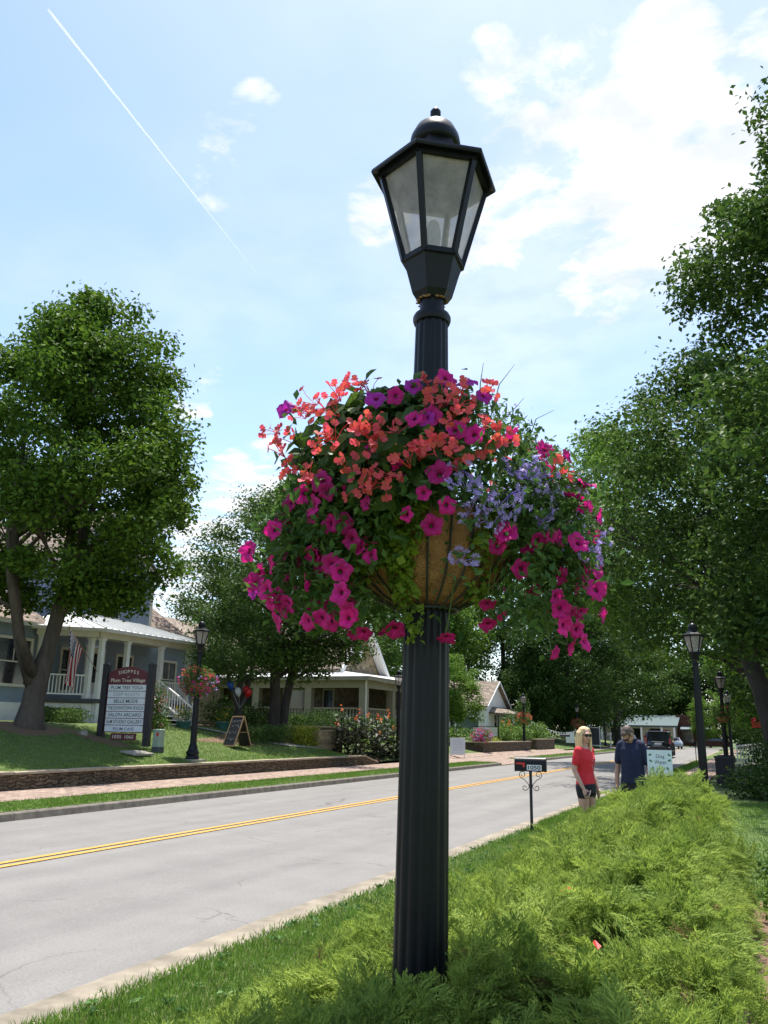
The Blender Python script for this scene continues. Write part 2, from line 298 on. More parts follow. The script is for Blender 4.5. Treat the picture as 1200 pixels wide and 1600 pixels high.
class MB:
    def __init__(s): s.v = []; s.f = []; s.mi = []; s.cur = 0
    def add(s, vs, fs):
        n = len(s.v); s.v += [tuple(p) for p in vs]
        for f in fs: s.f.append(tuple(i+n for i in f)); s.mi.append(s.cur)
        return s
    def box(s, x0, x1, y0, y1, z0, z1):
        return s.add([(x0, y0, z0), (x1, y0, z0), (x1, y1, z0), (x0, y1, z0), (x0, y0, z1), (x1, y0, z1), (x1, y1, z1), (x0, y1, z1)],
                     [(3, 2, 1, 0), (4, 5, 6, 7), (0, 1, 5, 4), (1, 2, 6, 5), (2, 3, 7, 6), (3, 0, 4, 7)])
    def cbox(s, cx, cy, cz, sx, sy, sz): return s.box(cx-sx/2, cx+sx/2, cy-sy/2, cy+sy/2, cz-sz/2, cz+sz/2)
    def bar(s, p0, p1, w, h, upv=(0, 0, 1)):
        p0, p1 = Vector(p0), Vector(p1); d = (p1-p0).normalized(); u = Vector(upv)
        if abs(d.dot(u)) > .98: u = Vector((0, 1, 0))
        a = d.cross(u).normalized()*w/2; b = a.cross(d).normalized()*h/2
        vs = [p+sa*a+sb*b for p in (p0, p1) for sa, sb in ((-1, -1), (1, -1), (1, 1), (-1, 1))]
        return s.add(vs, [(3, 2, 1, 0), (4, 5, 6, 7), (0, 1, 5, 4), (1, 2, 6, 5), (2, 3, 7, 6), (3, 0, 4, 7)])
    def tube(s, pts, rad, n=8, cap=True, ell=(1, 1)):
        pts = [Vector(p) for p in pts]; rad = rad if isinstance(rad, (list, tuple)) else [rad]*len(pts)
        vs = []; ref = Vector((0, 0, 1))
        d0 = (pts[-1]-pts[0]).normalized() if (pts[-1]-pts[0]).length > 1e-6 else Vector((0, 0, 1))
        if abs(d0.z) > .8: ref = Vector((1, 0, 0))
        for i, p in enumerate(pts):
            d = (pts[min(i+1, len(pts)-1)]-pts[max(i-1, 0)]).normalized()
            a = d.cross(ref)
            if a.length < 1e-3: a = d.cross(Vector((0, 1, .1)))
            a.normalize(); b = a.cross(d)
            for k in range(n):
                t = 2*math.pi*k/n; vs.append(p+(a*math.cos(t)*ell[0]+b*math.sin(t)*ell[1])*rad[i])
        fs = [(i*n+k, i*n+(k+1) % n, (i+1)*n+(k+1) % n, (i+1)*n+k) for i in range(len(pts)-1) for k in range(n)]
        if cap: fs += [tuple(range(n))[::-1], tuple((len(pts)-1)*n+k for k in range(n))]
        return s.add(vs, fs)
    def lathe(s, prof, n=24, c=(0, 0, 0), flute=0, nf=16, ph=0, cap=True):
        vs = []
        for r, z in prof:
            for k in range(n):
                t = 2*math.pi*k/n+ph; rr = r
                if flute: rr = r*(1-flute*(.5+.5*math.cos(nf*t))**2)
                vs.append((c[0]+rr*math.cos(t), c[1]+rr*math.sin(t), c[2]+z))
        m = len(prof); fs = [(i*n+k, i*n+(k+1) % n, (i+1)*n+(k+1) % n, (i+1)*n+k) for i in range(m-1) for k in range(n)]
        if cap: fs += [tuple(range(n))[::-1], tuple((m-1)*n+k for k in range(n))]
        return s.add(vs, fs)
    def prism(s, poly, vec):
        n = len(poly); p = [Vector(q) for q in poly]; vec = Vector(vec)
        return s.add(p+[q+vec for q in p], [tuple(range(n))[::-1], tuple(range(n, 2*n))]+[(i, (i+1) % n, n+(i+1) % n, n+i) for i in range(n)])
    def ell(s, c, r, n=12, m=8, M=None):
        vs = []; c = Vector(c)
        for i in range(m+1):
            a = math.pi*i/m
            for k in range(n):
                t = 2*math.pi*k/n; p = Vector((r[0]*math.sin(a)*math.cos(t), r[1]*math.sin(a)*math.sin(t), r[2]*math.cos(a)))
                if M is not None: p = M @ p
                vs.append(c+p)
        return s.add(vs, [(i*n+k, (i+1)*n+k, (i+1)*n+(k+1) % n, i*n+(k+1) % n) for i in range(m) for k in range(n)])
    def loft(s, rings, n=16, pw=2.0):
        # rings: (cx, cy, cz, rx, ry)
        vs = []
        for cx, cy, cz, rx, ry in rings:
            for k in range(n):
                t = 2*math.pi*k/n; c, q = math.cos(t), math.sin(t)
                vs.append((cx+rx*math.copysign(abs(c)**(2/pw), c), cy+ry*math.copysign(abs(q)**(2/pw), q), cz))
        m = len(rings); fs = [(i*n+k, i*n+(k+1) % n, (i+1)*n+(k+1) % n, (i+1)*n+k) for i in range(m-1) for k in range(n)]
        return s.add(vs, fs+[tuple(range(n))[::-1], tuple((m-1)*n+k for k in range(n))])
    def xf(s, M):
        s.v = [tuple(M @ Vector(p)) for p in s.v]; return s
    def build(s, name, m, parent=None, smooth=False, world=False, angle=None):
        if world and parent is not None:
            o = wloc(parent); s.v = [(p[0]-o.x, p[1]-o.y, p[2]-o.z) for p in s.v]
        me = bpy.data.meshes.new(name); me.from_pydata(s.v, [], s.f); me.update()
        ob = link_mesh(name, me, m, parent)
        if any(s.mi): me.polygons.foreach_set('material_index', s.mi)
        if smooth:
            me.polygons.foreach_set('use_smooth', [True]*len(me.polygons))
            if angle: me.set_sharp_from_angle(angle=RAD(angle))
        return ob
def fast(name, V, F, m, parent=None):
    me = bpy.data.meshes.new(name); me.from_pydata(V, [], F); return link_mesh(name, me, m, parent)
def unit(a): return a/np.maximum(np.linalg.norm(a, axis=-1, keepdims=True), 1e-9)
def leaf_verts(P, size, asp=.6, nrm=None, upb=.5, fold=.12, tdir=None):
    n = len(P); N = rng.normal(size=(n, 3)); N[:, 2] += upb*2
    if nrm is not None: N = N*.8+nrm*1.2
    N = unit(N); T = rng.normal(size=(n, 3))
    if tdir is not None: T = T*.5+tdir
    T = unit(T-N*(T*N).sum(1, keepdims=True)); B = np.cross(N, T)
    s = np.broadcast_to(np.asarray(size, float), (n,))[:, None]*(.7+.6*rng.random((n, 1)))
    V = np.empty((n, 4, 3)); V[:, 0] = P-T*s*.5; V[:, 1] = P+B*s*asp*.5+N*s*fold; V[:, 2] = P+T*s*.5; V[:, 3] = P-B*s*asp*.5+N*s*fold
    return V.reshape(-1, 3)
def quads(n): return np.arange(n*4).reshape(n, 4)
def leaves(name, P, size, m, parent=None, **k):
    P = np.asarray(P); return fast(name, leaf_verts(P, size, **k), quads(len(P)), m, parent)
def sphere_pts(n, pw=.45):
    d = unit(rng.normal(size=(n, 3))); return d*(rng.random((n, 1))**pw)
def text(s, h, m, parent, M, width=None, name='lettering', bold=.0, ext=.004):
    cu = bpy.data.curves.new(name, 'FONT'); cu.body = s; cu.size = 1; cu.align_x = 'CENTER'; cu.align_y = 'CENTER'; cu.offset = bold; cu.extrude = 0
    t = bpy.data.objects.new('t', cu); COL.objects.link(t)
    me = bpy.data.meshes.new_from_object(t.evaluated_get(bpy.context.evaluated_depsgraph_get()))
    bpy.data.objects.remove(t); bpy.data.curves.remove(cu)
    me.name = name; xs = [v.co.x for v in me.vertices]; ys = [v.co.y for v in me.vertices]
    sx = sy = h/max(max(ys)-min(ys), 1e-3)
    if width: sx = width/(max(xs)-min(xs))
    cx, cy = (max(xs)+min(xs))/2, (max(ys)+min(ys))/2
    for v in me.vertices: v.co = ((v.co.x-cx)*sx, (v.co.y-cy)*sy, 0)
    me.transform(M)
    me.materials.clear()
    return link_mesh(name, me, m, parent)
FACE_Y = Matrix(((1, 0, 0, 0), (0, 0, -1, 0), (0, 1, 0, 0), (0, 0, 0, 1)))   # text plane upright, read from -Y
def TM(x, y, z): return Matrix.Translation((x, y, z)) @ FACE_Y
def voxel(mb, size, smooth=4):
    me = bpy.data.meshes.new('v'); me.from_pydata(mb.v, [], mb.f)
    o = bpy.data.objects.new('v', me); COL.objects.link(o)
    a = o.modifiers.new('r', 'REMESH'); a.mode = 'VOXEL'; a.voxel_size = size; a.use_smooth_shade = True
    if smooth: b = o.modifiers.new('s', 'SMOOTH'); b.iterations = smooth; b.factor = .5
    r = bpy.data.meshes.new_from_object(o.evaluated_get(bpy.context.evaluated_depsgraph_get()))
    bpy.data.objects.remove(o); bpy.data.meshes.remove(me); r.materials.clear()
    return r
# ------------------------------------------------------------------ ground
def sstep(a, b, x): t = np.clip((x-a)/(b-a), 0, 1); return t*t*(3-2*t)
def lawn_z(x, y):
    d = np.maximum(-16.5-x, 0); near = .45+np.minimum(d, 5.7)*.2+np.clip(d-5.5, 0, 30)*.02
    far = .12+np.minimum(d, 9)*.16
    t = sstep(33.5, 38, y); far2 = .1+np.minimum(d, 14)*.13
    u = sstep(60, 75, y)
    return near*(1-t)+(far*(1-u)+far2*u)*t
def sheet(name, xs, ys, zf, m, kind='structure', parent=None):
    X, Y = np.meshgrid(xs, ys); Z = zf(X, Y)*np.ones_like(X); V = np.stack([X, Y, Z], -1).reshape(-1, 3); a, b = len(xs), len(ys)
    F = [(j*a+i, j*a+i+1, (j+1)*a+i+1, (j+1)*a+i) for j in range(b-1) for i in range(a-1)]
    o = fast(name, V, F, m, parent)
    if kind: o['kind'] = kind
    o.data.polygons.foreach_set('use_smooth', [True]*len(o.data.polygons)); return o
YR = np.concatenate([np.arange(-30, 60, 5.), np.arange(60, 124, 8.), [124]])
sheet('ground', np.linspace(-600, 600, 25), np.linspace(-300, 900, 25), lambda x, y: -.3+0*x, MT['earth'])
sheet('road', [-12.4, -10.5, -8.55, -6.5, -4.33], YR, lambda x, y: -.12+.03*np.cos((x+8.4)/4.1*1.5), MT['asphalt'])
sheet('crossroad', [-120, -60, 60, 120], [124, 128, 133], lambda x, y: -.09+0*x, MT['asphalt'])
b = MB()
for off in (-.11, .11): b.add([(-8.58+off-.055, -30, -.08), (-8.58+off+.055, -30, -.08), (-8.58+off+.055, 110, -.08), (-8.58+off-.055, 110, -.08)], [(0, 1, 2, 3)])
o = b.build('road_marking', MT['paint']); o['kind'] = 'structure'
b = MB(); b.box(-12.2, -8.8, 108.6, 109, -.1, -.082); b.build('stop_line', MT['white_line'])['kind'] = 'structure'
# near side: gutter pan, verge, right-hand lawn
sheet('gutter', [-4.33, -4.0, -3.86, -3.72], np.arange(-30, 112, 3.), lambda x, y: np.interp(x, [-4.33, -4.0, -3.86, -3.72], [-.112, -.108, -.075, -.02]), MT['concrete'])
sheet('verge', np.concatenate([np.linspace(-3.72, 4, 12), [10, 40, 200]]), np.arange(-30, 125, 5.), lambda x, y: 0*x+.012*np.sin(x*3)*np.sin(y*.7)-.005, MT['turf'])
sheet('pavement', [-3.0, -1.7], np.arange(19, 112, 3.), lambda x, y: .025+0*x, MT['brickwalk'])
sheet('mulch_bed', np.linspace(-.25, .9, 8), np.linspace(3, 9.6, 20), lambda x, y: .03+.02*np.sin(x*9)*np.cos(y*5), MT['mulch'])
# far side: kerb, grass strip, brick pavement, raised lawn
def seg(y0, y1, nm):
    b = MB(); pf = [(-12.4, -.13), (-12.43, .02), (-12.58, .025), (-12.6, -.13)]
    b.prism([(x, y0, z) for x, z in pf], (0, y1-y0, 0)); return b
for y0, y1 in ((-30, 44.5), (51.5, 112)):
    b = MB()
    yy = y0
    while yy < y1:
        e = min(yy+3.0, y1); pf = [(-12.4, -.13), (-12.425, .0), (-12.45, .022), (-12.585, .025), (-12.6, -.13)]
        b.prism([(x, yy, z) for x, z in pf], (0, e-yy-.012, 0)); yy = e
    b.build('kerb', MT['kerb'])['kind'] = 'structure'
    sheet('grass_strip', np.linspace(-12.6, -14.05, 4), np.linspace(y0, y1, 40), lambda x, y: .03+.015*np.sin(y)*np.sin(x*3), MT['turf'])
sheet('driveway_apron', [-12.38, -12.7, -14.05], [44.5, 51.5], lambda x, y: np.interp(-x, [12.38, 12.7, 14.05], [-.085, -.03, .045]), MT['brickwalk'])
sheet('brick_pavement', np.linspace(-14.05, -16.2, 4), np.linspace(-30, 112, 60), lambda x, y: .045+0*x, MT['brickwalk'])
sheet('brick_margin', [-16.2, -16.6, -17.05], np.arange(44, 82, 2.), lambda x, y: .05+(lawn_z(x, y)+.02-.05)*np.clip((-16.2-x)/.4, 0, 1), MT['brickwalk'])
sheet('side_drive', [-16.2, -17.5, -19, -30], [47.5, 49, 52, 55.8], lambda x, y: .06+np.clip(-16.2-x, 0, 20)*.06, MT['walkstone'])
xs = -np.concatenate([np.linspace(16.55, 24, 20), np.linspace(25, 60, 15), [100, 200]])
ys = np.concatenate([np.arange(-30, 30, 3.), np.arange(30, 42, .8), np.arange(42, 90, 3.), np.arange(95, 160, 12.)])
sheet('lawn', xs, ys, lawn_z, MT['turf'])
def patch(name, cx, cy, rx, ry, m, dz=.03):
    vs = [(cx, cy, float(lawn_z(cx, cy))+dz)]; n = 26; fs = []
    for r in (.35, .7, 1):
        for k in range(n):
            t = 2*math.pi*k/n; j = 1+.12*math.sin(3*t+cx)+.08*math.sin(7*t); x, y = cx+rx*r*j*math.cos(t), cy+ry*r*j*math.sin(t); vs.append((x, y, float(lawn_z(x, y))+dz*(1.1-.8*r*(r == 1))))
    for k in range(n):
        fs.append((0, 1+k, 1+(k+1) % n))
        for q in (0, 1): fs.append((1+q*n+k, 1+(q+1)*n+k, 1+(q+1)*n+(k+1) % n, 1+q*n+(k+1) % n))
    o = fast(name, vs, fs, m); o['kind'] = 'structure'; return o
patch('mulch_ring', -21.4, 20.7, 1.15, 1.5, MT['mulch']); patch('mulch_patch', -19.8, 22.3, 1.3, .5, MT['mulch'])
patch('planting_bed', -19.6, 33.2, 1.2, 5.2, MT['mulch']); patch('house_bed', -22.6, 36.0, 2.4, 3.2, MT['mulch'], .05)
patch('gravel_bed', -17.6, 37.6, .9, 2.2, MT['mulch'])
b = MB(); pts = [(-22.3, 30.2), (-21.0, 31.0), (-19.4, 31.0), (-18.6, 32.2), (-18.0, 34.5)]
for (x0, y0), (x1, y1) in zip(pts, pts[1:]):
    d = Vector((x1-x0, y1-y0, 0)).normalized(); s = Vector((-d.y, d.x, 0))*.28
    q = [Vector((x0, y0, 0))-s, Vector((x1, y1, 0))-s, Vector((x1, y1, 0))+s, Vector((x0, y0, 0))+s]
    b.add([(p.x, p.y, float(lawn_z(p.x, p.y))+.045) for p in q], [(0, 1, 2, 3)])
b.build('garden_path', MT['walkstone'])['kind'] = 'structure'

# low fieldstone retaining wall along the brick pavement
E0 = empty('retaining_wall', (-16.4, 13, .04), 'long low brown fieldstone retaining wall holding up the lawn beside the brick pavement', 'wall')
b = MB(); b.prism([(-16.2, y, z) for y, z in ((-20, -.1), (36.9, -.1), (36.75, .12), (35.35, .405), (-20, .405))], (-.38, 0, 0)); b.build('stonework', MT['drystone'], E0, world=True)
b = MB()
ya = -20
while ya < 35.2:
    l = random.uniform(.5, .9); e = min(ya+l, 35.38); b.box(-16.62, -16.15+random.uniform(-.012, .012), ya, e-.012, .405, .46+random.uniform(-.006, .008)); ya = e
b.prism([(-16.17, 35.39, .41), (-16.17, 36.85, .11), (-16.17, 36.95, .15), (-16.17, 35.45, .462)], (-.43, 0, 0))
b.build('capping', MT['capstone'], E0, world=True)

# ------------------------------------------------------------------ grass blades
def blades(name, n, xf, yf, zf, h, wd, m=None):
    x = xf(n); y = yf(n); P = np.stack([x, y, zf(x, y)], 1)
    a = rng.random(n)*2*np.pi; D = np.stack([np.cos(a), np.sin(a), 0*a], 1); ln = rng.normal(size=(n, 3))*.45; ln[:, 2] = 1; ln = unit(ln)
    hh = h*(.5+.9*rng.random((n, 1))); V = np.empty((n, 3, 3)); V[:, 0] = P-D*wd; V[:, 1] = P+D*wd; V[:, 2] = P+ln*hh
    o = fast(name, V.reshape(-1, 3), np.arange(n*3).reshape(n, 3), m or MT['blade']); o['kind'] = 'stuff'
    tag(o, None); return o
U = lambda a, b: (lambda n: a+(b-a)*rng.random(n))
def yden(a, b, p=2.): return lambda n: a+(b-a)*rng.random(n)**p
blades('verge_grass', 90000, lambda n: -3.76+.05*rng.normal(size=n)+1.5*rng.random(n), yden(3.4, 17, 1.5), lambda x, y: -.012+0*x, .05, .0045)
blades('verge_grass', 24000, lambda n: -3.78+.9*rng.random(n), yden(16, 60, 1.6), lambda x, y: -.01+0*x, .07, .009)
blades('shaded_lawn_grass', 30000, lambda n: -.75+2.4*rng.random(n), yden(8.8, 24, 1.3), lambda x, y: -.01+0*x, .055, .006)
blades('strip_grass', 34000, lambda n: -14.08+1.5*rng.random(n), yden(11, 44.5, 1.2), lambda x, y: .02+0*x, .07, .008)
blades('strip_grass', 6000, lambda n: -14.08+1.5*rng.random(n), yden(51.5, 95, 1.2), lambda x, y: .02+0*x, .08, .014)
blades('lawn_grass', 60000, lambda n: -16.6-5.2*rng.random(n)**1.3, yden(13, 35.5, 1), lambda x, y: lawn_z(x, y)-.01, .065, .008)
blades('lawn_grass', 9000, lambda n: -17-12*rng.random(n), yden(37, 100, 1), lambda x, y: lawn_z(x, y)-.01, .1, .02)

blades('dry_grass', 5000, lambda n: -3.7+1.45*rng.random(n), yden(3.4, 20, 1.3), lambda x, y: -.012+0*x, .065, .004, MT['dryblade'])
blades('dry_grass', 4000, lambda n: -16.6-5.2*rng.random(n)**1.3, yden(13, 35.5, 1), lambda x, y: lawn_z(x, y)-.01, .07, .008, MT['dryblade'])
def weeds(n, xf, yf):
    x, y = xf(n), yf(n); k = 7; P = np.repeat(np.stack([x, y, 0*x+.012], 1), k, 0); a = rng.random(n*k)*2*np.pi; T = np.stack([np.cos(a), np.sin(a), .35+.5*rng.random(n*k)], 1)
    P = P+T*.025; o = leaves('lawn_weeds', P, .05, MT['weed'], None, tdir=T*2.5, asp=.55); o['kind'] = 'stuff'
weeds(190, lambda n: -3.75+1.5*rng.random(n), yden(3.4, 16, 1.3))
# ------------------------------------------------------------------ trees and shrubs
def crown_pts(prof, n, seed, shell=.55, lump=.22, cz=0):
    r = np.random.default_rng(seed); zs = np.array([p[0] for p in prof]); rs = np.array([p[1] for p in prof])
    zz = np.linspace(zs[0], zs[-1], 200); rr = np.interp(zz, zs, rs); pdf = rr+.15*rr.max(); cdf = np.cumsum(pdf)/pdf.sum()
    z = np.interp(r.random(n), cdf, zz); a = r.random(n)*2*np.pi; ph = r.random(4)*6
    lm = 1+lump*(np.sin(3*a+ph[0]+z*.5)+np.sin(5*a+ph[1]-z*.9)+np.sin(2*a+ph[2]+1.7*z))/2
    q = np.sqrt(shell**2+(1-shell**2)*r.random(n)); q = np.where(r.random(n) < .15, r.random(n)*.6, q)
    R = np.interp(z, zs, rs)*lm*q
    return np.stack([R*np.cos(a), R*np.sin(a), z], 1)
def foliage(C, cr, per, size, seed, flat=.7, **k):
    r = np.random.default_rng(seed); n = len(C); rad = cr*(.45+1.0*r.random(n)**1.3); cnt = np.maximum(6, (per*(rad/cr)**2)).astype(int)
    idx = np.repeat(np.arange(n), cnt); P = sphere_pts(len(idx), .5)*rad[idx][:, None]*(1+.55*r.random((len(idx), 1))**3); nrm = unit(P+1e-6); P[:, 2] *= flat; P += C[idx]
    return leaf_verts(P, size, nrm=nrm*.5, **k)
def tree(label, x, y, z, prof, nclump, cr, per, size, lm, bk, tr, seed, stems=None, limbs=14, lean=(0, 0), group=None, name='broadleaf_tree', fork=None, upb=.55, shell=.55, lump=.22, extra=None):
    E = empty(name, (x, y, z), label, 'tree', group)
    C = crown_pts(prof, nclump, seed, shell, lump)
    top = prof[-1][0]; C[:, 0] += lean[0]*C[:, 2]/top; C[:, 1] += lean[1]*C[:, 2]/top
    if extra is not None: C = np.concatenate([C, np.array(extra, float)])
    V = foliage(C, cr, per, size, seed+1, upb=upb); fast('crown', V, quads(len(V)//4), lm, E)
    r = random.Random(seed); b = MB()
    if stems is None:
        fk = fork or prof[0][0]*1.15; tp = top*.78
        pts = [(0, 0, -.15), (0, 0, .12), (.0, .0, .6)]; rd = [tr*1.55, tr*1.25, tr]
        for k in range(1, 7):
            t = k/6; pts.append((lean[0]*t*.8+r.uniform(-.12, .12), lean[1]*t*.8+r.uniform(-.12, .12), .6+(tp-.6)*t)); rd.append(tr*(1-.85*t)+.02)
        stems = [(pts, rd)]
    for pts, rd in stems: b.tube(pts, rd, 10)
    order = sorted(range(len(C)), key=lambda i: r.random())[:limbs]
    for i in order:
        c = Vector(C[i]); s = stems[r.randrange(len(stems))]; zc = max(min(c.z*.72, s[0][-1][2]), s[0][1][2])
        zt = [p[2] for p in s[0]]; j = max(k for k in range(len(zt)) if zt[k] <= zc+1e-6); j = min(j, len(zt)-2)
        f = min(max((zc-zt[j])/max(zt[j+1]-zt[j], 1e-3), 0), 1); p0 = Vector(s[0][j]).lerp(Vector(s[0][j+1]), f); r0 = s[1][j]*(1-f)+s[1][j+1]*f
        mid = p0.lerp(c, .5)+Vector((r.uniform(-.2, .2), r.uniform(-.2, .2), .12*(c-p0).length*.6)); q1 = p0.lerp(mid, .5)+Vector((0, 0, .03)); q2 = mid.lerp(c, .5)
        b.tube([p0, q1, mid, q2, c], [r0*.55, r0*.42, r0*.3, r0*.18, .012], 6)
        for _ in range(2):
            e = c+Vector((r.uniform(-1, 1), r.uniform(-1, 1), r.uniform(-.2, .8)))*cr; b.tube([mid, mid.lerp(e, .5)+Vector((0, 0, .1)), e], [r0*.16, r0*.1, .008], 5)
    b.build('trunk', bk, E, smooth=True)
    return E
def shrub(label, x, y, z, rx, ry, rz, n, size, lm, name='shrub', cat='shrub', group=None, bloom=None, box=False, upb=.5, asp=.6, petal=.05):
    n = int(n*1.5); E = empty(name, (x, y, z), label, cat, group)
    if box: P = (rng.random((n, 3))*2-1); s = np.abs(P[:, :2]).max(1); P *= (.6+.4*rng.random((n, 1))); P[:, 2] = P[:, 2]*.5+.5; P += rng.normal(size=(n, 3))*.05; P *= [rx, ry, rz]
    else:
        P = sphere_pts(n, .3); a = np.arctan2(P[:, 1], P[:, 0]); P *= (1+.16*np.sin(4*a+x*7)+.12*np.sin(7*P[:, 2]*2+a*3+y))[:, None]; P[:, 2] = P[:, 2]*.55+.5; P *= [rx, ry, rz]; P[:, 2] = np.maximum(P[:, 2], .01)
    leaves('foliage', P, size, lm, E, upb=upb, asp=asp)
    if bloom:
        for bm, bn in bloom:
            Q = P[rng.choice(n, bn)]; Q = Q*[1.04, 1.04, 1.05]; Q = np.repeat(Q, 5, 0)+rng.normal(size=(bn*5, 3))*petal*.7
            leaves('blossoms', Q, petal, bm, E, asp=.9)['kind'] = 'stuff'
    b = MB()
    for k in range(5):
        a = k*1.3; b.tube([(0, 0, -.02), (rx*.25*math.cos(a), ry*.25*math.sin(a), rz*.4), (rx*.5*math.cos(a), ry*.5*math.sin(a), rz*.75)], [.018, .013, .006], 5)
    b.build('stems', MT['twig'], E); return E

# the maple on the raised lawn
mst = []
base = [(0, 0, -.2), (0, 0, .1), (.02, .03, .7), (.05, .1, 1.5)]
mst.append((base+[(.1, .35, 2.6), (.2, .6, 4.5), (.1, .8, 7.5), (.1, .9, 11), (.1, 1, 14)], [.62, .48, .36, .34, .24, .2, .16, .1, .03]))
mst.append(([(.03, .08, 1.5), (.16, .32, 2.5), (.3, .7, 4.6), (.5, 1.1, 7), (.7, 1.6, 10)], [.27, .2, .17, .13, .03]))
mst.append(([(.0, -.02, 1.3), (-.3, -.5, 2.6), (-.5, -.9, 4.6), (-.6, -1.2, 7.5), (-.5, -1.2, 11)], [.25, .19, .16, .12, .03]))
mst.append(([(.0, -.02, 1.5), (.3, -1.2, 2.9), (.5, -2.0, 4.6), (.6, -2.6, 7)], [.2, .15, .11, .03]))
tree('tall maple with several stems shading the blue grey house porch and the raised lawn', -21.5, 20.9, 1.47,
     [(4.3, 3.1), (5.4, 4.2), (7, 4.6), (9, 4.3), (11, 3.7), (13, 2.6), (14.4, 1.5), (15.4, .5)], 300, .78, 270, .19, MT['maple'], MT['bark'], .36, 5, lump=.14, stems=mst, limbs=26, lean=(0, .7), name='maple_tree',
     extra=[(3.1, 2.75, 8.3), (3.4, 3.05, 8.7), (2.9, 2.6, 5.4), (2.6, 2.4, 5.0), (.2, .6, 15.4), (1.3, 1.5, 15.2), (.2, .5, 15.0), (2.0, 2.2, 14.0), (-1, -.2, 13.6)]+[(.743*k+q*.4, .669*k-q*.5, 4.0+.35*((k*3+q) % 2)) for k in (1.2, 2.0, 2.8) for q in (-1, 0, 1)]+[(-.743*k, -.669*k, zz) for k in (3, 4.5) for zz in (5, 7, 9, 11)])
# pair of trunks in front of the tan stone house
t2 = [([(0, 0, -.2), (0, 0, .2), (.0, .0, 1.6), (-.05, -.1, 3.4), (-.05, -.2, 6), (0, 0, 9)], [.42, .32, .26, .22, .15, .03]), ([(.15, .3, -.2), (.15, .45, .2), (.2, .62, 1.6), (.35, 1.0, 3.6), (.5, 1.3, 6), (.6, 1.4, 9)], [.34, .26, .21, .18, .12, .03])]
tree('twin trunked tree between the yellow green hedge and the tan stone house porch', -20.5, 34.6, 1.05, [(3.5, 2.2), (4.5, 3.7), (6.5, 4.3), (8.5, 3.7), (10.5, 2.4), (12.2, .8)], 120, .85, 250, .17, MT['oak'], MT['bark2'], .3, 21, stems=t2, limbs=22,
     extra=[(.85*r_, .53*r_+dd, zz) for r_ in (1.2, 2.0, 2.8, 3.5) for zz in (3.1, 3.8, 4.6, 5.4) for dd in (-.3, .6) if zz > 2.2+.35*r_ and zz < 6.4-.25*r_])
tree('airy lighter green tree rising behind the porch roof of the blue grey house', -26.8, 41.5, 1.6, [(3.5, 2.4), (5.5, 4.4), (8, 4.8), (10.5, 3.6), (13.2, .8)], 110, .9, 240, .17, MT['hazel'], MT['bark'], .24, 31, limbs=18)
t1 = [([(0, 0, -.2), (.0, .0, .5), (.02, .02, 1.0), (-.15, -.5, 1.9), (-.3, -1.0, 3.2)], [.26, .2, .18, .1, .03]), ([(.02, .02, .9), (.1, .4, 1.9), (.2, .9, 3.4)], [.14, .1, .03]), ([(.02, .0, .9), (.4, .2, 2.2), (.5, .3, 4)], [.14, .1, .03])]
tree('small many stemmed tree with balloons tied to it behind the leaning chalkboard', -21.2, 32.6, 1.42, [(2.1, 1.6), (3.0, 2.3), (4.2, 2.1), (5.4, .8)], 60, .55, 190, .12, MT['hazel'], MT['bark2'], .18, 41, stems=t1, limbs=16, name='small_tree')
tree('round headed pale green tree in front of the white cottage', -20.9, 61.5, .7, [(1.7, 1.2), (2.4, 2.1), (3.8, 2.3), (5.2, 1.8), (6.3, .5)], 80, .62, 190, .17, MT['elm'], MT['bark2'], .12, 51, limbs=14, name='small_tree')
BGT = 'tall trees standing behind the houses'
tree('broad green tree behind the tan stone house gable', -38, 76, 1.6, [(4, 4), (7, 7.5), (11, 7.5), (14.5, 4.5), (17, 1)], 120, 1.5, 240, .32, MT['oak'], MT['bark2'], .4, 61, limbs=10, group=BGT)
tree('tall leafy tree behind the white cottage roof, just left of the big flower basket pole', -36.5, 96, 1.6, [(4, 5), (8, 8), (13, 8), (17, 5), (20, 1)], 120, 1.7, 230, .36, MT['elm'], MT['bark2'], .45, 62, limbs=10, group=BGT)
tree('wide dark tree standing directly behind the white cottage', -28.5, 104, 1.6, [(2, 6), (5, 8), (10, 9), (15, 7.5), (19, 4.5), (21.5, 1)], 150, 1.7, 230, .36, MT['oak'], MT['bark2'], .5, 63, limbs=10, group=BGT)
tree('dark spreading tree at the far left roadside beyond the low garden wall', -19.5, 99, .4, [(2.2, 3.5), (3.5, 6.5), (7, 7.8), (12, 7.5), (16, 5), (19, 1)], 170, 1.5, 250, .32, MT['dark'], MT['bark2'], .45, 64, limbs=12, group=BGT)
tree('tall tree on the left roadside nearest the far shops', -16.8, 117, .3, [(3.5, 3.5), (6, 6.5), (11, 7), (16, 5), (20, 1)], 130, 1.6, 230, .36, MT['oak'], MT['bark2'], .5, 65, limbs=10, group=BGT)
tree('distant leafy tree filling the gap between the cottage and the tan stone house', -50, 104, 1.6, [(2, 6), (7, 9), (13, 9), (18, 5), (21, 1)], 120, 1.9, 220, .4, MT['oak'], MT['bark2'], .5, 66, limbs=8, group=BGT)
tree('dark round tree between the tan stone house and the airy light tree', -40, 62, 1.6, [(3, 4), (5.5, 6), (9, 6), (12, 3), (13.5, 1)], 100, 1.3, 230, .28, MT['dark'], MT['bark2'], .4, 67, limbs=8, group=BGT)
tree('low dark tree behind the small white cottage porch', -22.5, 94.5, .8, [(.6, 3.2), (2.5, 4.6), (5.5, 4.6), (8, 3), (10, .8)], 110, 1.1, 230, .28, MT['dark'], MT['bark2'], .3, 68, limbs=8, group=BGT)
SBT = 'large trees arching over the right hand pavement'
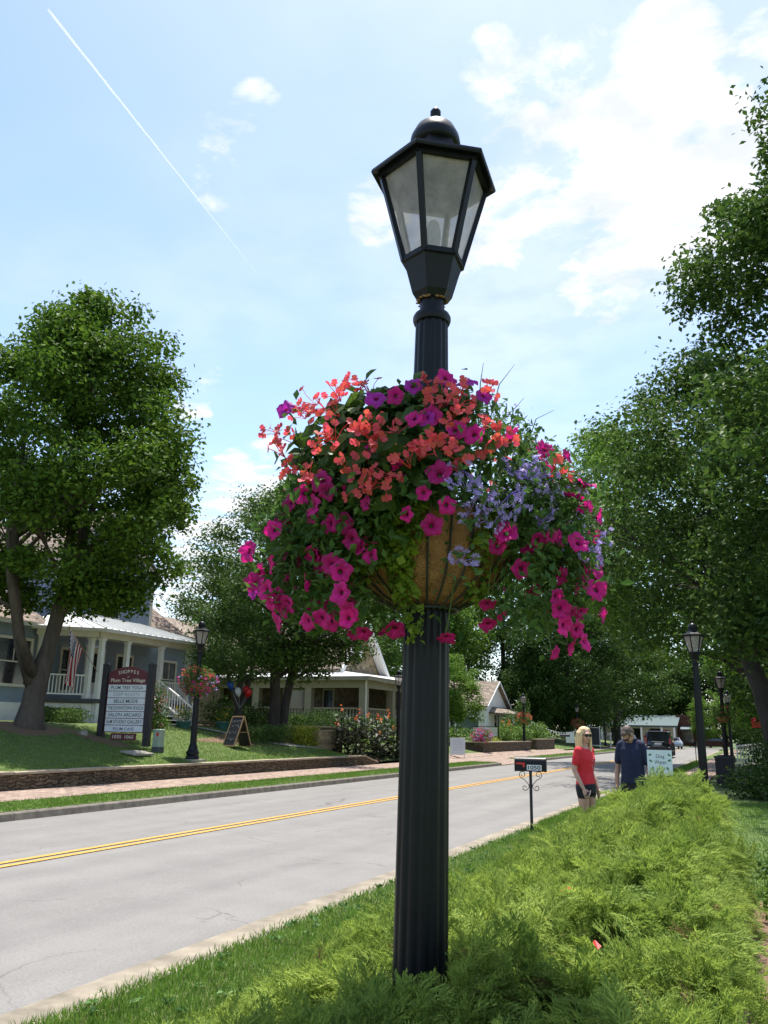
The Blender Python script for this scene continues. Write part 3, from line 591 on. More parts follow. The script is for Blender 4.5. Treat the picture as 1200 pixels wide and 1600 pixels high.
# right-hand side: leaning trunk and overhanging crowns
lt = [([(.55, -1, -.2), (.5, -.9, .3), (.38, -.6, 1.5), (.1, .0, 3.2), (-.45, 1.0, 5.2), (-1.2, 2.4, 7.6), (-1.8, 3.4, 11)], [.62, .46, .38, .34, .27, .19, .05])]
tree('big tree with a thick dark trunk leaning over the pavement beyond the trash bin', .25, 34, 0, [(5.2, 4.0), (7, 5.6), (10, 6), (13, 5), (16, 2.8), (17.8, .8)], 150, 1.25, 270, .22, MT['oak'], MT['bark2'], .4, 71, stems=lt, limbs=18, lean=(-1.6, 3), group=SBT)
tree('huge tree with glossy leaves rising at the right edge of the view', 4.6, 27.5, 0, [(4.2, 4.2), (7, 5.8), (10, 6.0), (12.5, 5.2), (14, 5.1), (16, 5.4), (18, 5.2), (20, 3.9), (21.5, 2.5), (22.4, .8)], 380, 1.0, 320, .21, MT['oak'], MT['bark'], .5, 72, limbs=24, group=SBT, lump=.12,
     extra=[(-4.6+1.0*i, -9+1.15*j, 7.6+.9*((i*3+j*2) % 3)) for i in range(5) for j in range(4)])
tree('pale green tree crown hanging over the road beside the flower basket', 2.2, 52, 0, [(6, 4.5), (8.5, 7.3), (12, 8.2), (15.5, 6.6), (18.5, 4.0), (20.2, 1.0)], 190, 1.4, 270, .26, MT['elm'], MT['bark2'], .42, 73, limbs=18, group=SBT, lean=(-10, 0))
tree('deep green tree shading the right pavement beyond the leaning trunk', 3.2, 68, 0, [(4, 4), (6, 6.5), (10, 7), (14, 5), (17, 1)], 130, 1.4, 240, .3, MT['dark'], MT['bark2'], .4, 74, limbs=12, group=SBT)
tree('yellow green tree over the right kerb just before the crossing', 1.9, 92, 0, [(2.2, 3), (4.5, 4.8), (9, 5.4), (13, 3), (15, 1)], 140, 1.2, 230, .3, MT['elm'], MT['bark2'], .3, 75, limbs=10, group=SBT)
tree('dark low branched tree behind the cottage on the right pavement', 6.5, 42, 0, [(1.2, 4.5), (3, 5.5), (7, 6.5), (11, 4.5), (14, 1)], 130, 1.2, 250, .24, MT['dark'], MT['bark2'], .4, 76, limbs=10, group=SBT)
tree('rounded tree beyond the far shops at the end of the road', -9, 148, 0, [(1, 5.5), (4, 7.5), (9, 7.5), (13, 4), (15, 1)], 190, 1.7, 200, .4, MT['oak'], MT['bark2'], .4, 77, limbs=8, group='trees beyond the crossing')
tree('wide bushy tree beyond the crossing at the right end of the shops', 4, 143, 0, [(.5, 6), (4, 8.5), (9, 8), (13, 5), (16, 1)], 190, 1.7, 200, .4, MT['oak'], MT['bark2'], .4, 78, limbs=8, group='trees beyond the crossing')
tree('dense tree beyond the crossing at the left end of the shops', -26, 142, 0, [(1, 6), (4, 9), (10, 9), (15, 5), (18, 1)], 120, 1.8, 200, .4, MT['dark'], MT['bark2'], .4, 79, limbs=8, group='trees beyond the crossing')
tree('full green tree closing the sky gap beyond the far shops', -17, 152, 0, [(1, 6), (5, 8.5), (10, 8.5), (15, 5), (18, 1)], 190, 1.7, 200, .4, MT['elm'], MT['bark2'], .4, 80, limbs=8, group='trees beyond the crossing')
tree('bushy dark tree on the right side just before the crossing', 2.5, 112, 0, [(.4, 3), (2.5, 4.6), (6, 4.8), (9, 3), (11, .8)], 120, 1.1, 200, .28, MT['oak'], MT['bark2'], .3, 81, limbs=8, group=SBT)
tree('small light green street tree in front of the brick building beyond the crossing', -6.2, 135.5, 0, [(1.2, 1.6), (2.5, 2.6), (4.5, 2.7), (6.5, 1.8), (8, .5)], 70, .7, 180, .22, MT['elm'], MT['bark2'], .14, 82, limbs=8, name='small_tree')
# ------------------------------------------------------------------ juniper bed round the lamp
def hxl(y): return -2.33-.03*(y-3)-.30*np.clip((7.5-y)/3, 0, 1)+.05*np.sin(y*2.3)
def hxr(y): return -.03-.040*np.maximum(0, y-4)+.05*np.sin(y*1.7+1)
def hz(x, y):
    a, b = hxl(y), hxr(y); tl = np.clip((x-a)/1.5, 0, 1); tr = np.clip((b-x)/.6, 0, 1)
    prof = tl**.55*(1-(1-tr)**4)**.5
    top = np.interp(y, [1.8, 3, 6, 11, 12], [.72, .75, .83, 1.0, 1.0])
    e = np.clip(np.minimum((y-1.7)/.35, (12.2-y)/.5), 0, 1); e = np.sqrt(1-(1-e)**2)
    return top*prof*e*(1+.075*np.sin(x*5+y*2.1)*np.sin(y*3.7-x*2)+.06*np.sin(x*9-y*7))
def sprig(r):
    # a frond: an arching stem with close rows of short feathery side sprays, drooping at the tip
    L = .21*r.uniform(.8, 1.2); q = []; n = 14
    def st(t): return np.array([0, L*t*(1-.14*t), L*(.40*t-.66*t*t)])
    def thread(a, d, l, w, droop):
        d = d/np.linalg.norm(d); e = a+d*l+np.array([0, .1*l, -droop*l]); m = a+d*l*.5+np.array([0, 0, .08*l]); wv = np.cross(d, [.2, .1, 1]); wv = wv/np.linalg.norm(wv)*w
        q.append([a, m-wv, e, m+wv]); return m, e
    for k in range(n):
        t0, t1 = k/n, (k+1)/n; a, b = st(t0), st(t1); w = .0026*(1-t0*.6)
        q.append([a+[-w, 0, 0], a+[w, 0, 0], b+[w*.8, 0, 0], b+[-w*.8, 0, 0]])
        if k < 2: continue
        for s in (-1, 1):
            l = .062*(1-abs(t0-.35)*1.0)*r.uniform(.65, 1.25); m, e = thread(a, np.array([s*r.uniform(.6, 1.0), .8, r.uniform(-.15, .45)]), l, .0034, .2)
            for f in (.35, .7):
                c = a+(e-a)*f; thread(c, np.array([s*r.uniform(-.4, .5), 1, r.uniform(-.2, .6)]), l*r.uniform(.35, .55), .0026, .15)
    return np.array(q, float)
rr = random.Random(4); SPR = [sprig(rr) for _ in range(14)]
def spread(n, y0, y1, sc_):
    # plumes of about eight fronds that fan out from one branch tip, with dark gaps between plumes
    y = y0+(y1-y0)*rng.random(n); x = hxl(y)-.02+(hxr(y)-hxl(y)+.04)*rng.random(n)
    e = .03; z = hz(x, y); gx = (hz(x+e, y)-hz(x-e, y))/(2*e); gy = (hz(x, y+e)-hz(x, y-e))/(2*e)
    out = []
    keep = np.hypot(x+1.25, y-3.28) > .15
    hd = 2.2*np.sin(x*1.9+y*1.3)+2.0*np.sin(y*2.6-x*3.1)+1.1*rng.normal(size=n)
    for i in np.nonzero(keep)[0]:
        g = np.array([-np.clip(gx[i], -2.2, 2.2), -np.clip(gy[i], -2.2, 2.2), 1.0]); g /= np.linalg.norm(g)
        h = np.array([math.cos(hd[i]), math.sin(hd[i]), 0])+.9*np.array([g[0], g[1], 0]); h -= g*(h@g); h /= max(np.linalg.norm(h), 1e-6); r0 = np.cross(h, g)
        base = np.array([x[i], y[i], z[i]])-g*.13*sc_+g*rng.normal()*.045; ps = sc_*(.75+.5*rng.random()); lean = .25+.3*rng.random()
        for j in range(8):
            fa = (j-3.5)*.42+rng.normal()*.22; tl = lean+.35*rng.normal()+.45*(j % 3 == 0); hh = h*math.cos(fa)+r0*math.sin(fa)
            f = hh*math.cos(tl)+g*math.sin(tl); u = g*math.cos(tl)-hh*math.sin(tl); r_ = np.cross(f, u)
            rl = rng.normal()*.6; r2 = r_*math.cos(rl)+u*math.sin(rl); u2 = u*math.cos(rl)-r_*math.sin(rl)
            s = ps*(.7+.5*rng.random()); M = np.stack([r2, f, u2]); out.append(((SPR[(i+j*5) % 14]*s).reshape(-1, 3) @ M)+base+h*.05*rng.normal()+r0*.05*rng.normal())
    return np.concatenate(out)
HE = empty('juniper_hedge', (-1.4, 6.5, 0), 'wide mounded bed of feathery yellow green juniper round the foot of the nearest lamp post', 'hedge')
V = np.concatenate([spread(900, 1.9, 5.2, 1.0), spread(720, 5.0, 8.5, 1.15), spread(560, 8.3, 12.3, 1.3)])-np.array([-1.4, 6.5, 0])
fast('foliage', V, quads(len(V)//4), MT['juniper'], HE)
V = spread(42, 2.2, 11, .9)-np.array([-1.4, 6.5, .03]); fast('dry_sprays', V, quads(len(V)//4), MT['drysprig'], HE)
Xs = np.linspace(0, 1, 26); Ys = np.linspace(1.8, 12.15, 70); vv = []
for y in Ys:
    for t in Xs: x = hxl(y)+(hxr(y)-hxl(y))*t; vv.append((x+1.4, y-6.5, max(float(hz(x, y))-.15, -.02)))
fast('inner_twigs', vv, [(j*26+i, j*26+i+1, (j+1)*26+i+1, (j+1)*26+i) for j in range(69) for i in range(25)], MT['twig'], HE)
def loose_leaf(x, y, z, m, label, s=.05):
    b = MB(); q = [(-s, 0, 0), (-s*.3, -s*.55, s*.2), (s, 0, .1*s), (-s*.2, s*.6, s*.25)]; b.add([(p[0], p[1], p[2]) for p in q], [(0, 1, 2), (0, 2, 3)])
    o = b.build('fallen_leaf', m); o.location = (x, y, z); o.rotation_euler = (.3, -.3, x*7); tag(o, label, 'leaf')
loose_leaf(-.93, 4.5, float(hz(-.93, 4.5))+.07, MT['red'], 'dry reddish leaf caught on top of the juniper, upper middle of the bed', .035)
loose_leaf(-.62, 3.5, float(hz(-.62, 3.5))+.07, MT['red'], 'dry reddish leaf on the juniper in the sunlit part nearest the camera', .03)
loose_leaf(-3.05, 5.1, .05, MT['cream'], 'pale dry leaf lying on the verge grass near the gutter', .045)

# ------------------------------------------------------------------ street lamps
HX = RAD(-25.6)
def make_lamp(label, loc, group):
    E = empty('street_lamp', loc, label, 'street lamp', group)
    b = MB(); b.lathe([(.225, 0), (.225, .05), (.215, .1), (.19, .13), (.205, .16), (.215, .2), (.20, .25), (.165, .30), (.15, .33), (.155, .37), (.135, .42), (.115, .47), (.108, .5)], 32); b.build('base', MT['iron'], E, True, angle=35)
    b = MB(); b.lathe([(.108, .46), (.1, 1.6), (.0925, 2.4), (.081, 3.0), (.074, 3.42)], 112, flute=.065, nf=14); b.build('shaft', MT['iron'], E, True, angle=50)
    b = MB(); b.lathe([(.07, 3.40), (.082, 3.405), (.087, 3.42), (.087, 3.435), (.08, 3.45), (.06, 3.455), (.057, 3.47), (.057, 3.56)], 32); b.build('collar', MT['iron'], E, True, angle=40)
    # lantern body: hexagonal cup, corner bars, rings
    b = MB(); hexl = lambda pr: b.lathe(pr, 6, ph=HX)
    hexl([(.075, 3.52), (.095, 3.55), (.125, 3.66), (.138, 3.70), (.152, 3.705), (.152, 3.73), (.118, 3.735), (.118, 3.71)])
    hexl([(.262, 4.135), (.275, 4.135), (.275, 4.165), (.24, 4.165), (.24, 4.135)])
    cs = lambda k, r, z: (r*math.cos(HX+k*math.pi/3), r*math.sin(HX+k*math.pi/3), z)
    for k in range(6): b.bar(cs(k, .14, 3.715), cs(k, .258, 4.15), .026, .022)
    la = b.build('lantern', MT['iron'], E)
    for k in range(6):
        p = MB(); q = [cs(k, .136, 3.735), cs(k+1, .136, 3.735), cs(k+1, .247, 4.135), cs(k, .247, 4.135)]; p.add(q, [(0, 1, 2, 3)]); p.build('pane', MT['pane'], la)
    p = MB(); p.lathe([(.02, 3.73), (.028, 3.76), (.028, 3.80), (.034, 3.83), (.036, 3.88), (.026, 3.93), (.01, 3.945)], 16); p.build('bulb', MT['bulb'], la, True)
    p = MB(); random.seed(5)
    for k in range(26):
        t = random.uniform(.2, 6); p.ell((.068*math.cos(t), .068*math.sin(t), 3.518+random.uniform(-.003, .003)), (.011, .008, .004), 5, 4)
    for k in range(16): s = random.uniform(.25, .8); a0, a1 = Vector(cs(5, .236, 4.128)), Vector(cs(6, .236, 4.128)); c = a0.lerp(a1, s); p.ell(c, (.012, .008, .006), 5, 4)
    p.build('rust', MT['rustm'], la)
    b = MB(); b.lathe([(.255, 4.165), (.305, 4.15), (.31, 4.16), (.306, 4.175), (.24, 4.20), (.175, 4.235), (.13, 4.285), (.115, 4.34)], 6, ph=HX); ro = b.build('roof', MT['iron'], E)
    b = MB(); b.lathe([(.08, 4.33), (.118, 4.345), (.124, 4.36), (.118, 4.40), (.095, 4.45), (.055, 4.485), (.02, 4.5), (.016, 4.52), (.026, 4.535), (.026, 4.555), (.012, 4.575), (.004, 4.58)], 28); b.build('cap', MT['iron'], ro, True, angle=50)
    return E
LG = 'black hexagonal street lamps along the road'
LAMP = make_lamp('nearest black fluted lamp post rising out of the juniper, carrying the big flower basket', (-1.253, 3.27, 0), LG)
LAMP.rotation_euler = (0, RAD(.75), 0)
def lamp_at(x, y, z, label):
    o = dup(LAMP); o.location = (x, y, z); o.rotation_euler = (0, 0, (x*3+y) % 1); o['label'] = label; return o
lamp_at(-16.9, 23.45, .54, 'black lamp post on the raised lawn between the sign and the chalkboard')
lamp_at(-16.9, 41, .12, 'black lamp post mostly hidden behind the nearest pole, by the red canna bed')
lamp_at(-17.15, 68.3, .15, 'black lamp post against the low garden wall of the white cottage')
lamp_at(-17.3, 92, .1, 'shaded lamp post behind the woman in red')
lamp_at(-17, 108, .1, 'farthest lamp post on the left pavement, under dark trees')
lamp_at(-1.3, 23.6, 0, 'bare black lamp post standing just beyond the juniper on the right pavement')
lamp_at(-1.3, 42, 0, 'shaded lamp post beyond the trash bin with a dark basket')
lamp_at(-1.5, 60, 0, 'thin distant lamp post on the right pavement next to the leaning trunk')
b = MB(); b.box(-17.35, -16.62, 23.05, 23.85, .4, .55); o = b.build('lamp_plinth', MT['walkstone']); tag(o, 'pale concrete pad under the lamp post on the raised lawn', 'plinth')

# ------------------------------------------------------------------ the big flower basket
BEG='-0.29,-0.48,2.87 -0.2,-0.49,2.9 -0.35,-0.47,2.9 -0.17,-0.58,2.79 -0.41,-0.61,2.73 -0.45,-0.42,2.76 -0.45,-0.51,2.68 -0.18,-0.62,2.67 -0.14,-0.63,2.68 -0.35,-0.56,2.59 -0.26,-0.61,2.52 -0.01,-0.64,2.69 0.02,-0.66,2.63 0.05,-0.65,2.65 0.12,-0.64,2.65 0.04,-0.66,2.59 -0.06,-0.66,2.52 -0.02,-0.65,2.47 0.03,-0.65,2.47 0.07,-0.64,2.46 0.1,-0.65,2.49 0.2,-0.52,2.86 0.3,-0.56,2.71 0.2,-0.58,2.76 0.32,-0.5,2.8 0.35,-0.51,2.76 0.25,-0.61,2.58 0.21,-0.63,2.56 0.33,-0.57,2.57 0.27,-0.6,2.58 0.41,-0.49,2.69 0.45,-0.47,2.64 0.45,-0.48,2.6 0.4,-0.39,2.86 0.61,-0.25,2.56 -0.05,-0.52,2.9 -0.2,-0.36,3.01 0.16,-0.64,2.53 0.26,-0.54,2.8 -0.41,-0.41,2.87 -0.25,-0.59,2.8 0.3,-0.5,2.82'
PET='0.09,-0.58,2.82 0.18,-0.61,2.7 0.23,-0.59,2.71 0.32,-0.57,2.65 0.38,-0.53,2.64 0.24,-0.46,2.91 0.5,-0.41,2.66 0.58,-0.31,2.63 0.63,-0.16,2.64 0.7,-0.15,2.52 0.27,-0.6,2.48 0.21,-0.6,2.42 0.15,-0.59,2.35 0.28,-0.56,2.38 0.22,-0.55,2.31 0.01,-0.63,2.39 -0.16,-0.63,2.46 -0.18,-0.63,2.49 -0.22,-0.6,2.41 -0.36,-0.54,2.45 -0.28,-0.59,2.47 -0.12,-0.59,2.34 -0.16,-0.58,2.34 -0.08,-0.57,2.28 -0.05,-0.54,2.25 -0.02,-0.53,2.22 -0.27,-0.49,2.26 -0.28,-0.41,2.19 -0.2,-0.39,2.14 -0.45,-0.45,2.41 -0.42,-0.56,2.34 -0.44,-0.43,2.37 -0.42,-0.42,2.32 -0.45,-0.41,2.26 -0.42,-0.55,2.21 -0.45,-0.39,2.21 -0.4,-0.37,2.25 -0.45,-0.31,2.18 -0.48,-0.49,2.12 -0.56,-0.4,2.21 -0.57,-0.44,2.16 -0.49,-0.62,2.25 -0.54,-0.43,2.22 -0.46,-0.48,2.07 -0.45,-0.4,2.06 -0.44,-0.45,2 -0.4,-0.25,2.08 -0.27,-0.45,2.22 -0.3,-0.46,2.25 -0.3,-0.28,2.08 -0.26,-0.36,2.01 -0.21,-0.3,2.09 -0.2,-0.19,1.99 -0.19,0,2.02 -0.1,-0.11,2.01 -0.27,-0.14,1.99 -0.24,-0.29,2.02 0.41,-0.37,2.26 0.45,-0.38,2.3 0.53,-0.24,2.3 0.51,-0.24,2.26 0.46,-0.22,2.2 0.57,-0.08,2.19 0.45,-0.01,2.15 0.64,-0.15,2.48 0.69,-0.07,2.46 0.65,-0.04,2.49 0.7,0.11,2.46 0.67,0.14,2.4 0.64,0.06,2.23 0.61,0.14,2.19 0.59,0.12,2.17 0.71,-0.03,2.18 0.72,-0.12,2.12 0.54,0.06,2.1 0.63,0.03,2.07 0.62,-0.03,1.99 0.54,-0.09,1.9 0.59,-0.02,1.93 0.64,-0,1.94 0.31,-0.16,2.09 0.3,0.01,2.06 0.29,-0.09,2.02 0.13,-0.13,1.97 0.58,-0.31,2.57'
VIO='-0.39,-0.57,2.83 0.01,-0.59,2.81 0.14,-0.54,2.86 0.38,-0.43,2.83 0.32,-0.44,2.88 0.22,-0.6,2.7 -0.62,-0.37,2.15'
LIL='0.3,-0.58,2.47 0.35,-0.54,2.44 0.41,-0.49,2.41 0.48,-0.43,2.43 0.49,-0.44,2.52 0.52,-0.41,2.51 0.54,-0.37,2.51 0.57,-0.34,2.53 0.59,-0.3,2.51 0.5,-0.38,2.38 0.4,-0.46,2.34 0.35,-0.51,2.36 0.43,-0.43,2.34 0.56,-0.27,2.36 0.64,-0.01,2.42 0.65,0.02,2.35 0.68,-0.07,2.3 0.74,-0.08,2.32 0.57,-0.02,2.27 0.28,-0.42,2.2 0.35,-0.55,2.5 0.6,-0.26,2.47 0.65,-0.13,2.54 0.54,-0.38,2.55 0.71,-0.02,2.28'
def pts(s): return [tuple(map(float, t.split(','))) for t in s.split()]
BEG, PET, VIO, LIL = pts(BEG), pts(PET), pts(VIO), pts(LIL)
BK = empty('flower_basket', (-1.228, 3.28, 2.1), 'huge hanging basket of coral, magenta and lilac flowers wrapped round the nearest lamp post', 'flower basket', 'flower baskets on the lamp posts')
BZ = 2.1; RV = np.array([.937, .349, 0]); CV = np.array([.349, -.937, 0])
b = MB(); b.lathe([(.1, .0), (.2, .035), (.29, .105), (.35, .2), (.385, .32), (.40, .36), (.36, .36), (.33, .3), (.1, .25)], 48, cap=False)
b.build('liner', MT['liner'], BK, True)
b = MB()
for k in range(26):
    t = 2*math.pi*k/26; c, s = math.cos(t), math.sin(t); b.tube([(r*c, r*s, z) for r, z in ((.105, -.02), (.15, .0), (.22, .035), (.297, .095), (.358, .195), (.394, .32), (.405, .37))], .0052, 5)
for r, z in ((.407, .37), (.13, -.012)):
    n = 40; b.tube([(r*math.cos(2*math.pi*k/n), r*math.sin(2*math.pi*k/n), z) for k in range(n+1)], .0065, 6)
b.build('wire_frame', MT['wire'], BK)
# leaf masses
def dirs(n): return unit(rng.normal(size=(n, 3)))
def keepfront(P):   # leave the liner showing in front
    r = P @ RV; c = P @ CV
    w = (c > .12) & (r > -.13) & (r < .36-.25*np.clip(P[:, 2]-.1, 0, 1)) & (P[:, 2] < .34-.1*np.abs(r-.12)) & (P[:, 2] > -.3)
    low = (np.hypot(P[:, 0], P[:, 1]) < .33) & (P[:, 2] < .12)
    return P[~w & ~low]
C0 = np.array([0, 0, .46])
D = dirs(9000); P = C0+D*np.array([.63, .63, .50])*(.62+.36*rng.random((9000, 1))**.6); P = P[P[:, 2] > .12]; P = keepfront(P)
fl = np.array(PET+VIO)-[0, 0, BZ]; sp = []
stemb = MB()
for p in np.concatenate([fl]):
    r = np.hypot(p[0], p[1]); a = np.array([p[0], p[1], 0])/max(r, .01)*.36; a[2] = min(.42, max(p[2]+.12, .38)); m = (a+p)/2+np.array([p[0], p[1], 0])*.18+[0, 0, .06]
    if p[2] < .5:
        ts = rng.random(44)[:, None]; Q = (1-ts)**2*a+2*ts*(1-ts)*m+ts**2*(p-np.array([p[0], p[1], 0])/max(r, .01)*.02); sp.append(Q+rng.normal(size=(44, 3))*.05)
        stemb.tube([tuple(a), tuple(.25*a+.5*m+.25*p), tuple(p)], .0022, 4)
    else: sp.append(p*[.93, .93, 1]-[0, 0, .02]+rng.normal(size=(12, 3))*.05)
SPt = np.concatenate(sp); SPt = SPt[~((SPt @ CV > .2) & (SPt @ RV > -.02) & (SPt @ RV < .36) & (SPt[:, 2] < .3))]
def fringe(n, a0, a1, z0, z1, r0, r1):
    a = a0+(a1-a0)*rng.random(n); r = r0+(r1-r0)*rng.random(n)**.7; z = z0+(z1-z0)*rng.random(n)**.8; r = r*np.interp(z, [-.15, .05, .3, .5], [.86, .97, 1.03, 1])
    return RV*(r*np.sin(a))[:, None]+CV*(r*np.cos(a))[:, None]+np.stack([0*z, 0*z, z], 1)
FR = fringe(2400, .62, 2.5, -.12, .5, .42, .68); FL_ = fringe(2300, -2.6, -.5, -.10, .48, .42, .66); FB = fringe(900, 2.4, 3.9, .0, .5, .42, .64)
rt_ = (P @ RV) > .12
PA = P[~rt_ & (P[:, 2] < .5)]; Pd = P[rt_]
leaves('petunia_foliage', np.concatenate([PA, SPt, FL_, FB, FR[:900]]), .046, MT['leaf_a'], BK, upb=.4, asp=.55)
leaves('fan_flower_foliage', np.concatenate([Pd[rng.random(len(Pd)) < .9], FR[900:], np.repeat(np.array(LIL)-[0, 0, BZ], 22, 0)+rng.normal(size=(len(LIL)*22, 3))*.06]), .034, MT['leaf_d'], BK, upb=.4, asp=.5)
Pb = P[(~rt_) & (P[:, 2] > .42)]; Pb = Pb[rng.random(len(Pb)) < .33]
Pc = P[(P[:, 2] > .72) & (P @ RV < .2)]; Pb = np.concatenate([Pb, Pc[rng.random(len(Pc)) < .3]]); Pb = Pb[Pb[:, 2] < .86]
def big_leaf(P, size):
    n = len(P); out_n = unit(P-np.array([0, 0, .35])); N = unit(out_n*1.0+rng.normal(size=(n, 3))*.45+[0, 0, .35]); T = unit(out_n*.7+rng.normal(size=(n, 3))*.4+[0, 0, -.35]); T = unit(T-N*(T*N).sum(1, keepdims=True)); B = np.cross(N, T)
    s = size*(.6+.7*rng.random((n, 1))); us = [(-.5, 0), (-.25, .28), (.1, .3), (.5, 0), (.1, -.3), (-.25, -.28), (0, 0)]
    V = np.stack([P+T*s*a+B*s*c+N*s*(.10*(abs(c) > 0)-.12*(a > .3)) for a, c in us], 1)
    F = np.array([(6, 0, 1), (6, 1, 2), (6, 2, 3), (6, 3, 4), (6, 4, 5), (6, 5, 0)]); return V.reshape(-1, 3), (F[None]+7*np.arange(n)[:, None, None]).reshape(-1, 3)
V, F = big_leaf(Pb, .095); fast('begonia_foliage', V, F, MT['leaf_b'], BK)
bg_ = np.array(BEG)-[0, 0, BZ]; bg_ = bg_[~((bg_[:, 2] > .6) & (bg_ @ RV > .2))]; V, F = big_leaf(np.repeat(bg_*[.88, .88, .96], 5, 0)+rng.normal(size=(len(bg_)*5, 3))*.045, .09); fast('begonia_foliage', V, F, MT['leaf_b'], BK)
stemb.build('stems', MT['stem'], BK)
# lime creeper hanging over the front of the liner
def creeper(u, z1, seed):
    r = np.random.default_rng(seed); a = RV*u+CV*.40+[0, 0, .40]; n = 46; t = np.linspace(0, 1, n)[:, None]
    zz = .40+(z1-.40)*t[:, 0]; rad = np.interp(zz, [-.2, 0, .1, .2, .32, .42], [.2, .22, .31, .38, .43, .44]); uu = u*(1-.25*t[:, 0])+.02*np.sin(t[:, 0]*7+seed)
    Q = RV*uu[:, None]+CV*np.sqrt(np.maximum(rad**2-uu**2, .02))[:, None]; Q[:, 2] = zz
    leaves('creeper_strand', np.repeat(Q, 2, 0)+r.normal(size=(n*2, 3))*.016, .034, MT['leaf_c'], BK, upb=.3, asp=.95)
for i, (u, z) in enumerate([(-.16, .0), (-.11, -.12), (-.07, -.16), (-.2, .1), (-.26, .12), (-.31, .1), (-.04, .22), (.24, -.02), (.28, .02), (-.36, .05), (-.13, .05), (-.09, -.05), (-.22, .2)]): creeper(u, z, i)
# flower shapes
def petunia(nm, m, seed=0):
    r = random.Random(seed); b = MB(); n = 30; rings = [(.005, -.022), (.009, -.008), (.019, .0), (.030, .004), (.039, .004)]; vs = []
    ph = [r.uniform(0, 6.3) for _ in range(4)]; dz = r.uniform(-.004, .004)
    for j, (rd_, z) in enumerate(rings):
        for k in range(n):
            t = 2*math.pi*k/n; o_ = j/4; lob = 1+((.11+.03*math.sin(t+ph[0]))*math.cos(5*t) if j > 2 else 0)+.09*o_*math.sin(t+ph[1]); ruf = o_*o_*(.0045*math.sin(10*t+ph[2])+.006*math.sin(2*t+ph[3])+.003*math.sin(7*t)); vs.append((rd_*lob*math.cos(t), rd_*lob*math.sin(t), z+ruf+dz*o_*o_-.004*(j == 4)))
    b.cur = 1; b.add(vs, [(k, (k+1) % n, n+(k+1) % n, n+k) for k in range(n)])
    for j in range(1, 4):
        for k in range(n): b.f.append((j*n+k, j*n+(k+1) % n, (j+1)*n+(k+1) % n, (j+1)*n+k)); b.mi.append(0)
    b.cur = 2; b.tube([(0, 0, -.02), (0, 0, -.045), (0, -.006, -.075)], [.006, .004, .002], 6)
    return b.build(nm, [m, MT['throat'], MT['stem']], BK, True)
def begonia(nm, seed):
    r = random.Random(seed); b = MB()
    for i in range(6):
        c = Vector((r.uniform(-.052, .052), r.uniform(-.06, .045), r.uniform(-.015, .03))); Q = Matrix.Rotation(r.uniform(0, 6.3), 3, 'Z') @ Matrix.Rotation(r.uniform(-.9, .9), 3, 'X')
        b.tube([(0, 0, -.05), tuple(c*.5+Vector((0, 0, -.012))), tuple(c)], .0016, 4)
        for ang, l, wd in ((0, .022, .0125), (math.pi, .022, .0125), (math.pi/2, .015, .006), (-math.pi/2, .015, .006)):
            d = Vector((math.cos(ang), math.sin(ang), .15)); s = Vector((-math.sin(ang), math.cos(ang), 0)); pl = [(0, 0, 0), (.35, .8, .1), (.75, 1, .3), (1.02, .45, .25), (1.02, -.45, .25), (.75, -1, .3), (.35, -.8, .1)]
            b.add([c+Q @ (d*l*u+s*wd*v+Vector((0, 0, w_*l*.5))) for u, v, w_ in pl], [tuple(range(7))])
    return b.build(nm, MT['coral'], BK)
def fanfl(nm, seed):
    r = random.Random(seed); b = MB()
    for i in range(8):
        c = Vector((r.uniform(-.05, .05), r.uniform(-.035, .035), r.uniform(-.01, .02))); Q = Matrix.Rotation(r.uniform(-1.2, 1.2), 3, 'Z') @ Matrix.Rotation(r.uniform(-.5, .5), 3, 'X')
        b.tube([(0, 0, -.04), tuple(c*.5+Vector((0, 0, -.01))), tuple(c)], .0014, 4)
        for k in range(5):
            a = -1.1+.55*k; d = Vector((math.sin(a), -math.cos(a), .25)); s = Vector((math.cos(a), math.sin(a), 0)); l = .019
            b.add([c+Q @ p for p in (d*l*.15, d*l*.6+s*l*.17, d*l, d*l*.6-s*l*.17)], [(0, 1, 2, 3)])
    return b.build(nm, MT['lilac'], BK)
def place(src, first, p, sc_, face=.55):
    o = src if first else src.copy()
    if not first: COL.objects.link(o); o.parent = BK
    p = Vector(p)-Vector((0, 0, BZ)); n = Vector((p.x, p.y, (p.z-.45)*.9)).normalized()*.75+Vector(CV)*face*random.uniform(.2, 1)+Vector((random.gauss(0, .33), random.gauss(0, .33), random.gauss(.12, .3)))
    n.normalize(); q = n.to_track_quat('Z', 'Y'); o.location = p+n*.015; o.rotation_mode = 'QUATERNION'; o.rotation_quaternion = q @ Matrix.Rotation(random.uniform(-.6, .6) if sc_ < 0 else random.uniform(0, 6.3), 3, 'Z').to_quaternion()
    o.scale = (abs(sc_)*random.uniform(.85, 1.15),)*3; return o
random.seed(9)
ss = [petunia('petunia', MT['magenta'], k) for k in range(4)]; PX = list(PET)
for i in range(14):
    u_ = random.uniform(-.64, -.22); z_ = random.uniform(1.98, 2.42); c_ = math.sqrt(max(.02, .65**2-u_*u_))*random.uniform(.75, 1.02); q_ = RV*u_+CV*c_; PX.append((q_[0], q_[1], z_))
for i, p in enumerate(PX): place(ss[i % 4], i < 4, p, random.uniform(.78, 1.08), .55 if i % 3 else .15)
for i in range(12):
    u_ = random.uniform(.44, .70); z_ = random.uniform(1.95, 2.45); c_ = math.sqrt(max(.02, .70**2-u_*u_))*random.uniform(.6, 1.0); q_ = RV*u_+CV*c_; place(ss[i % 4], False, (q_[0], q_[1], z_), random.uniform(.75, 1.0), .3)
ss = [petunia('violet_petunia', MT['violetp'], 9)]
for i, p in enumerate(VIO): place(ss[0], i == 0, p, .95)
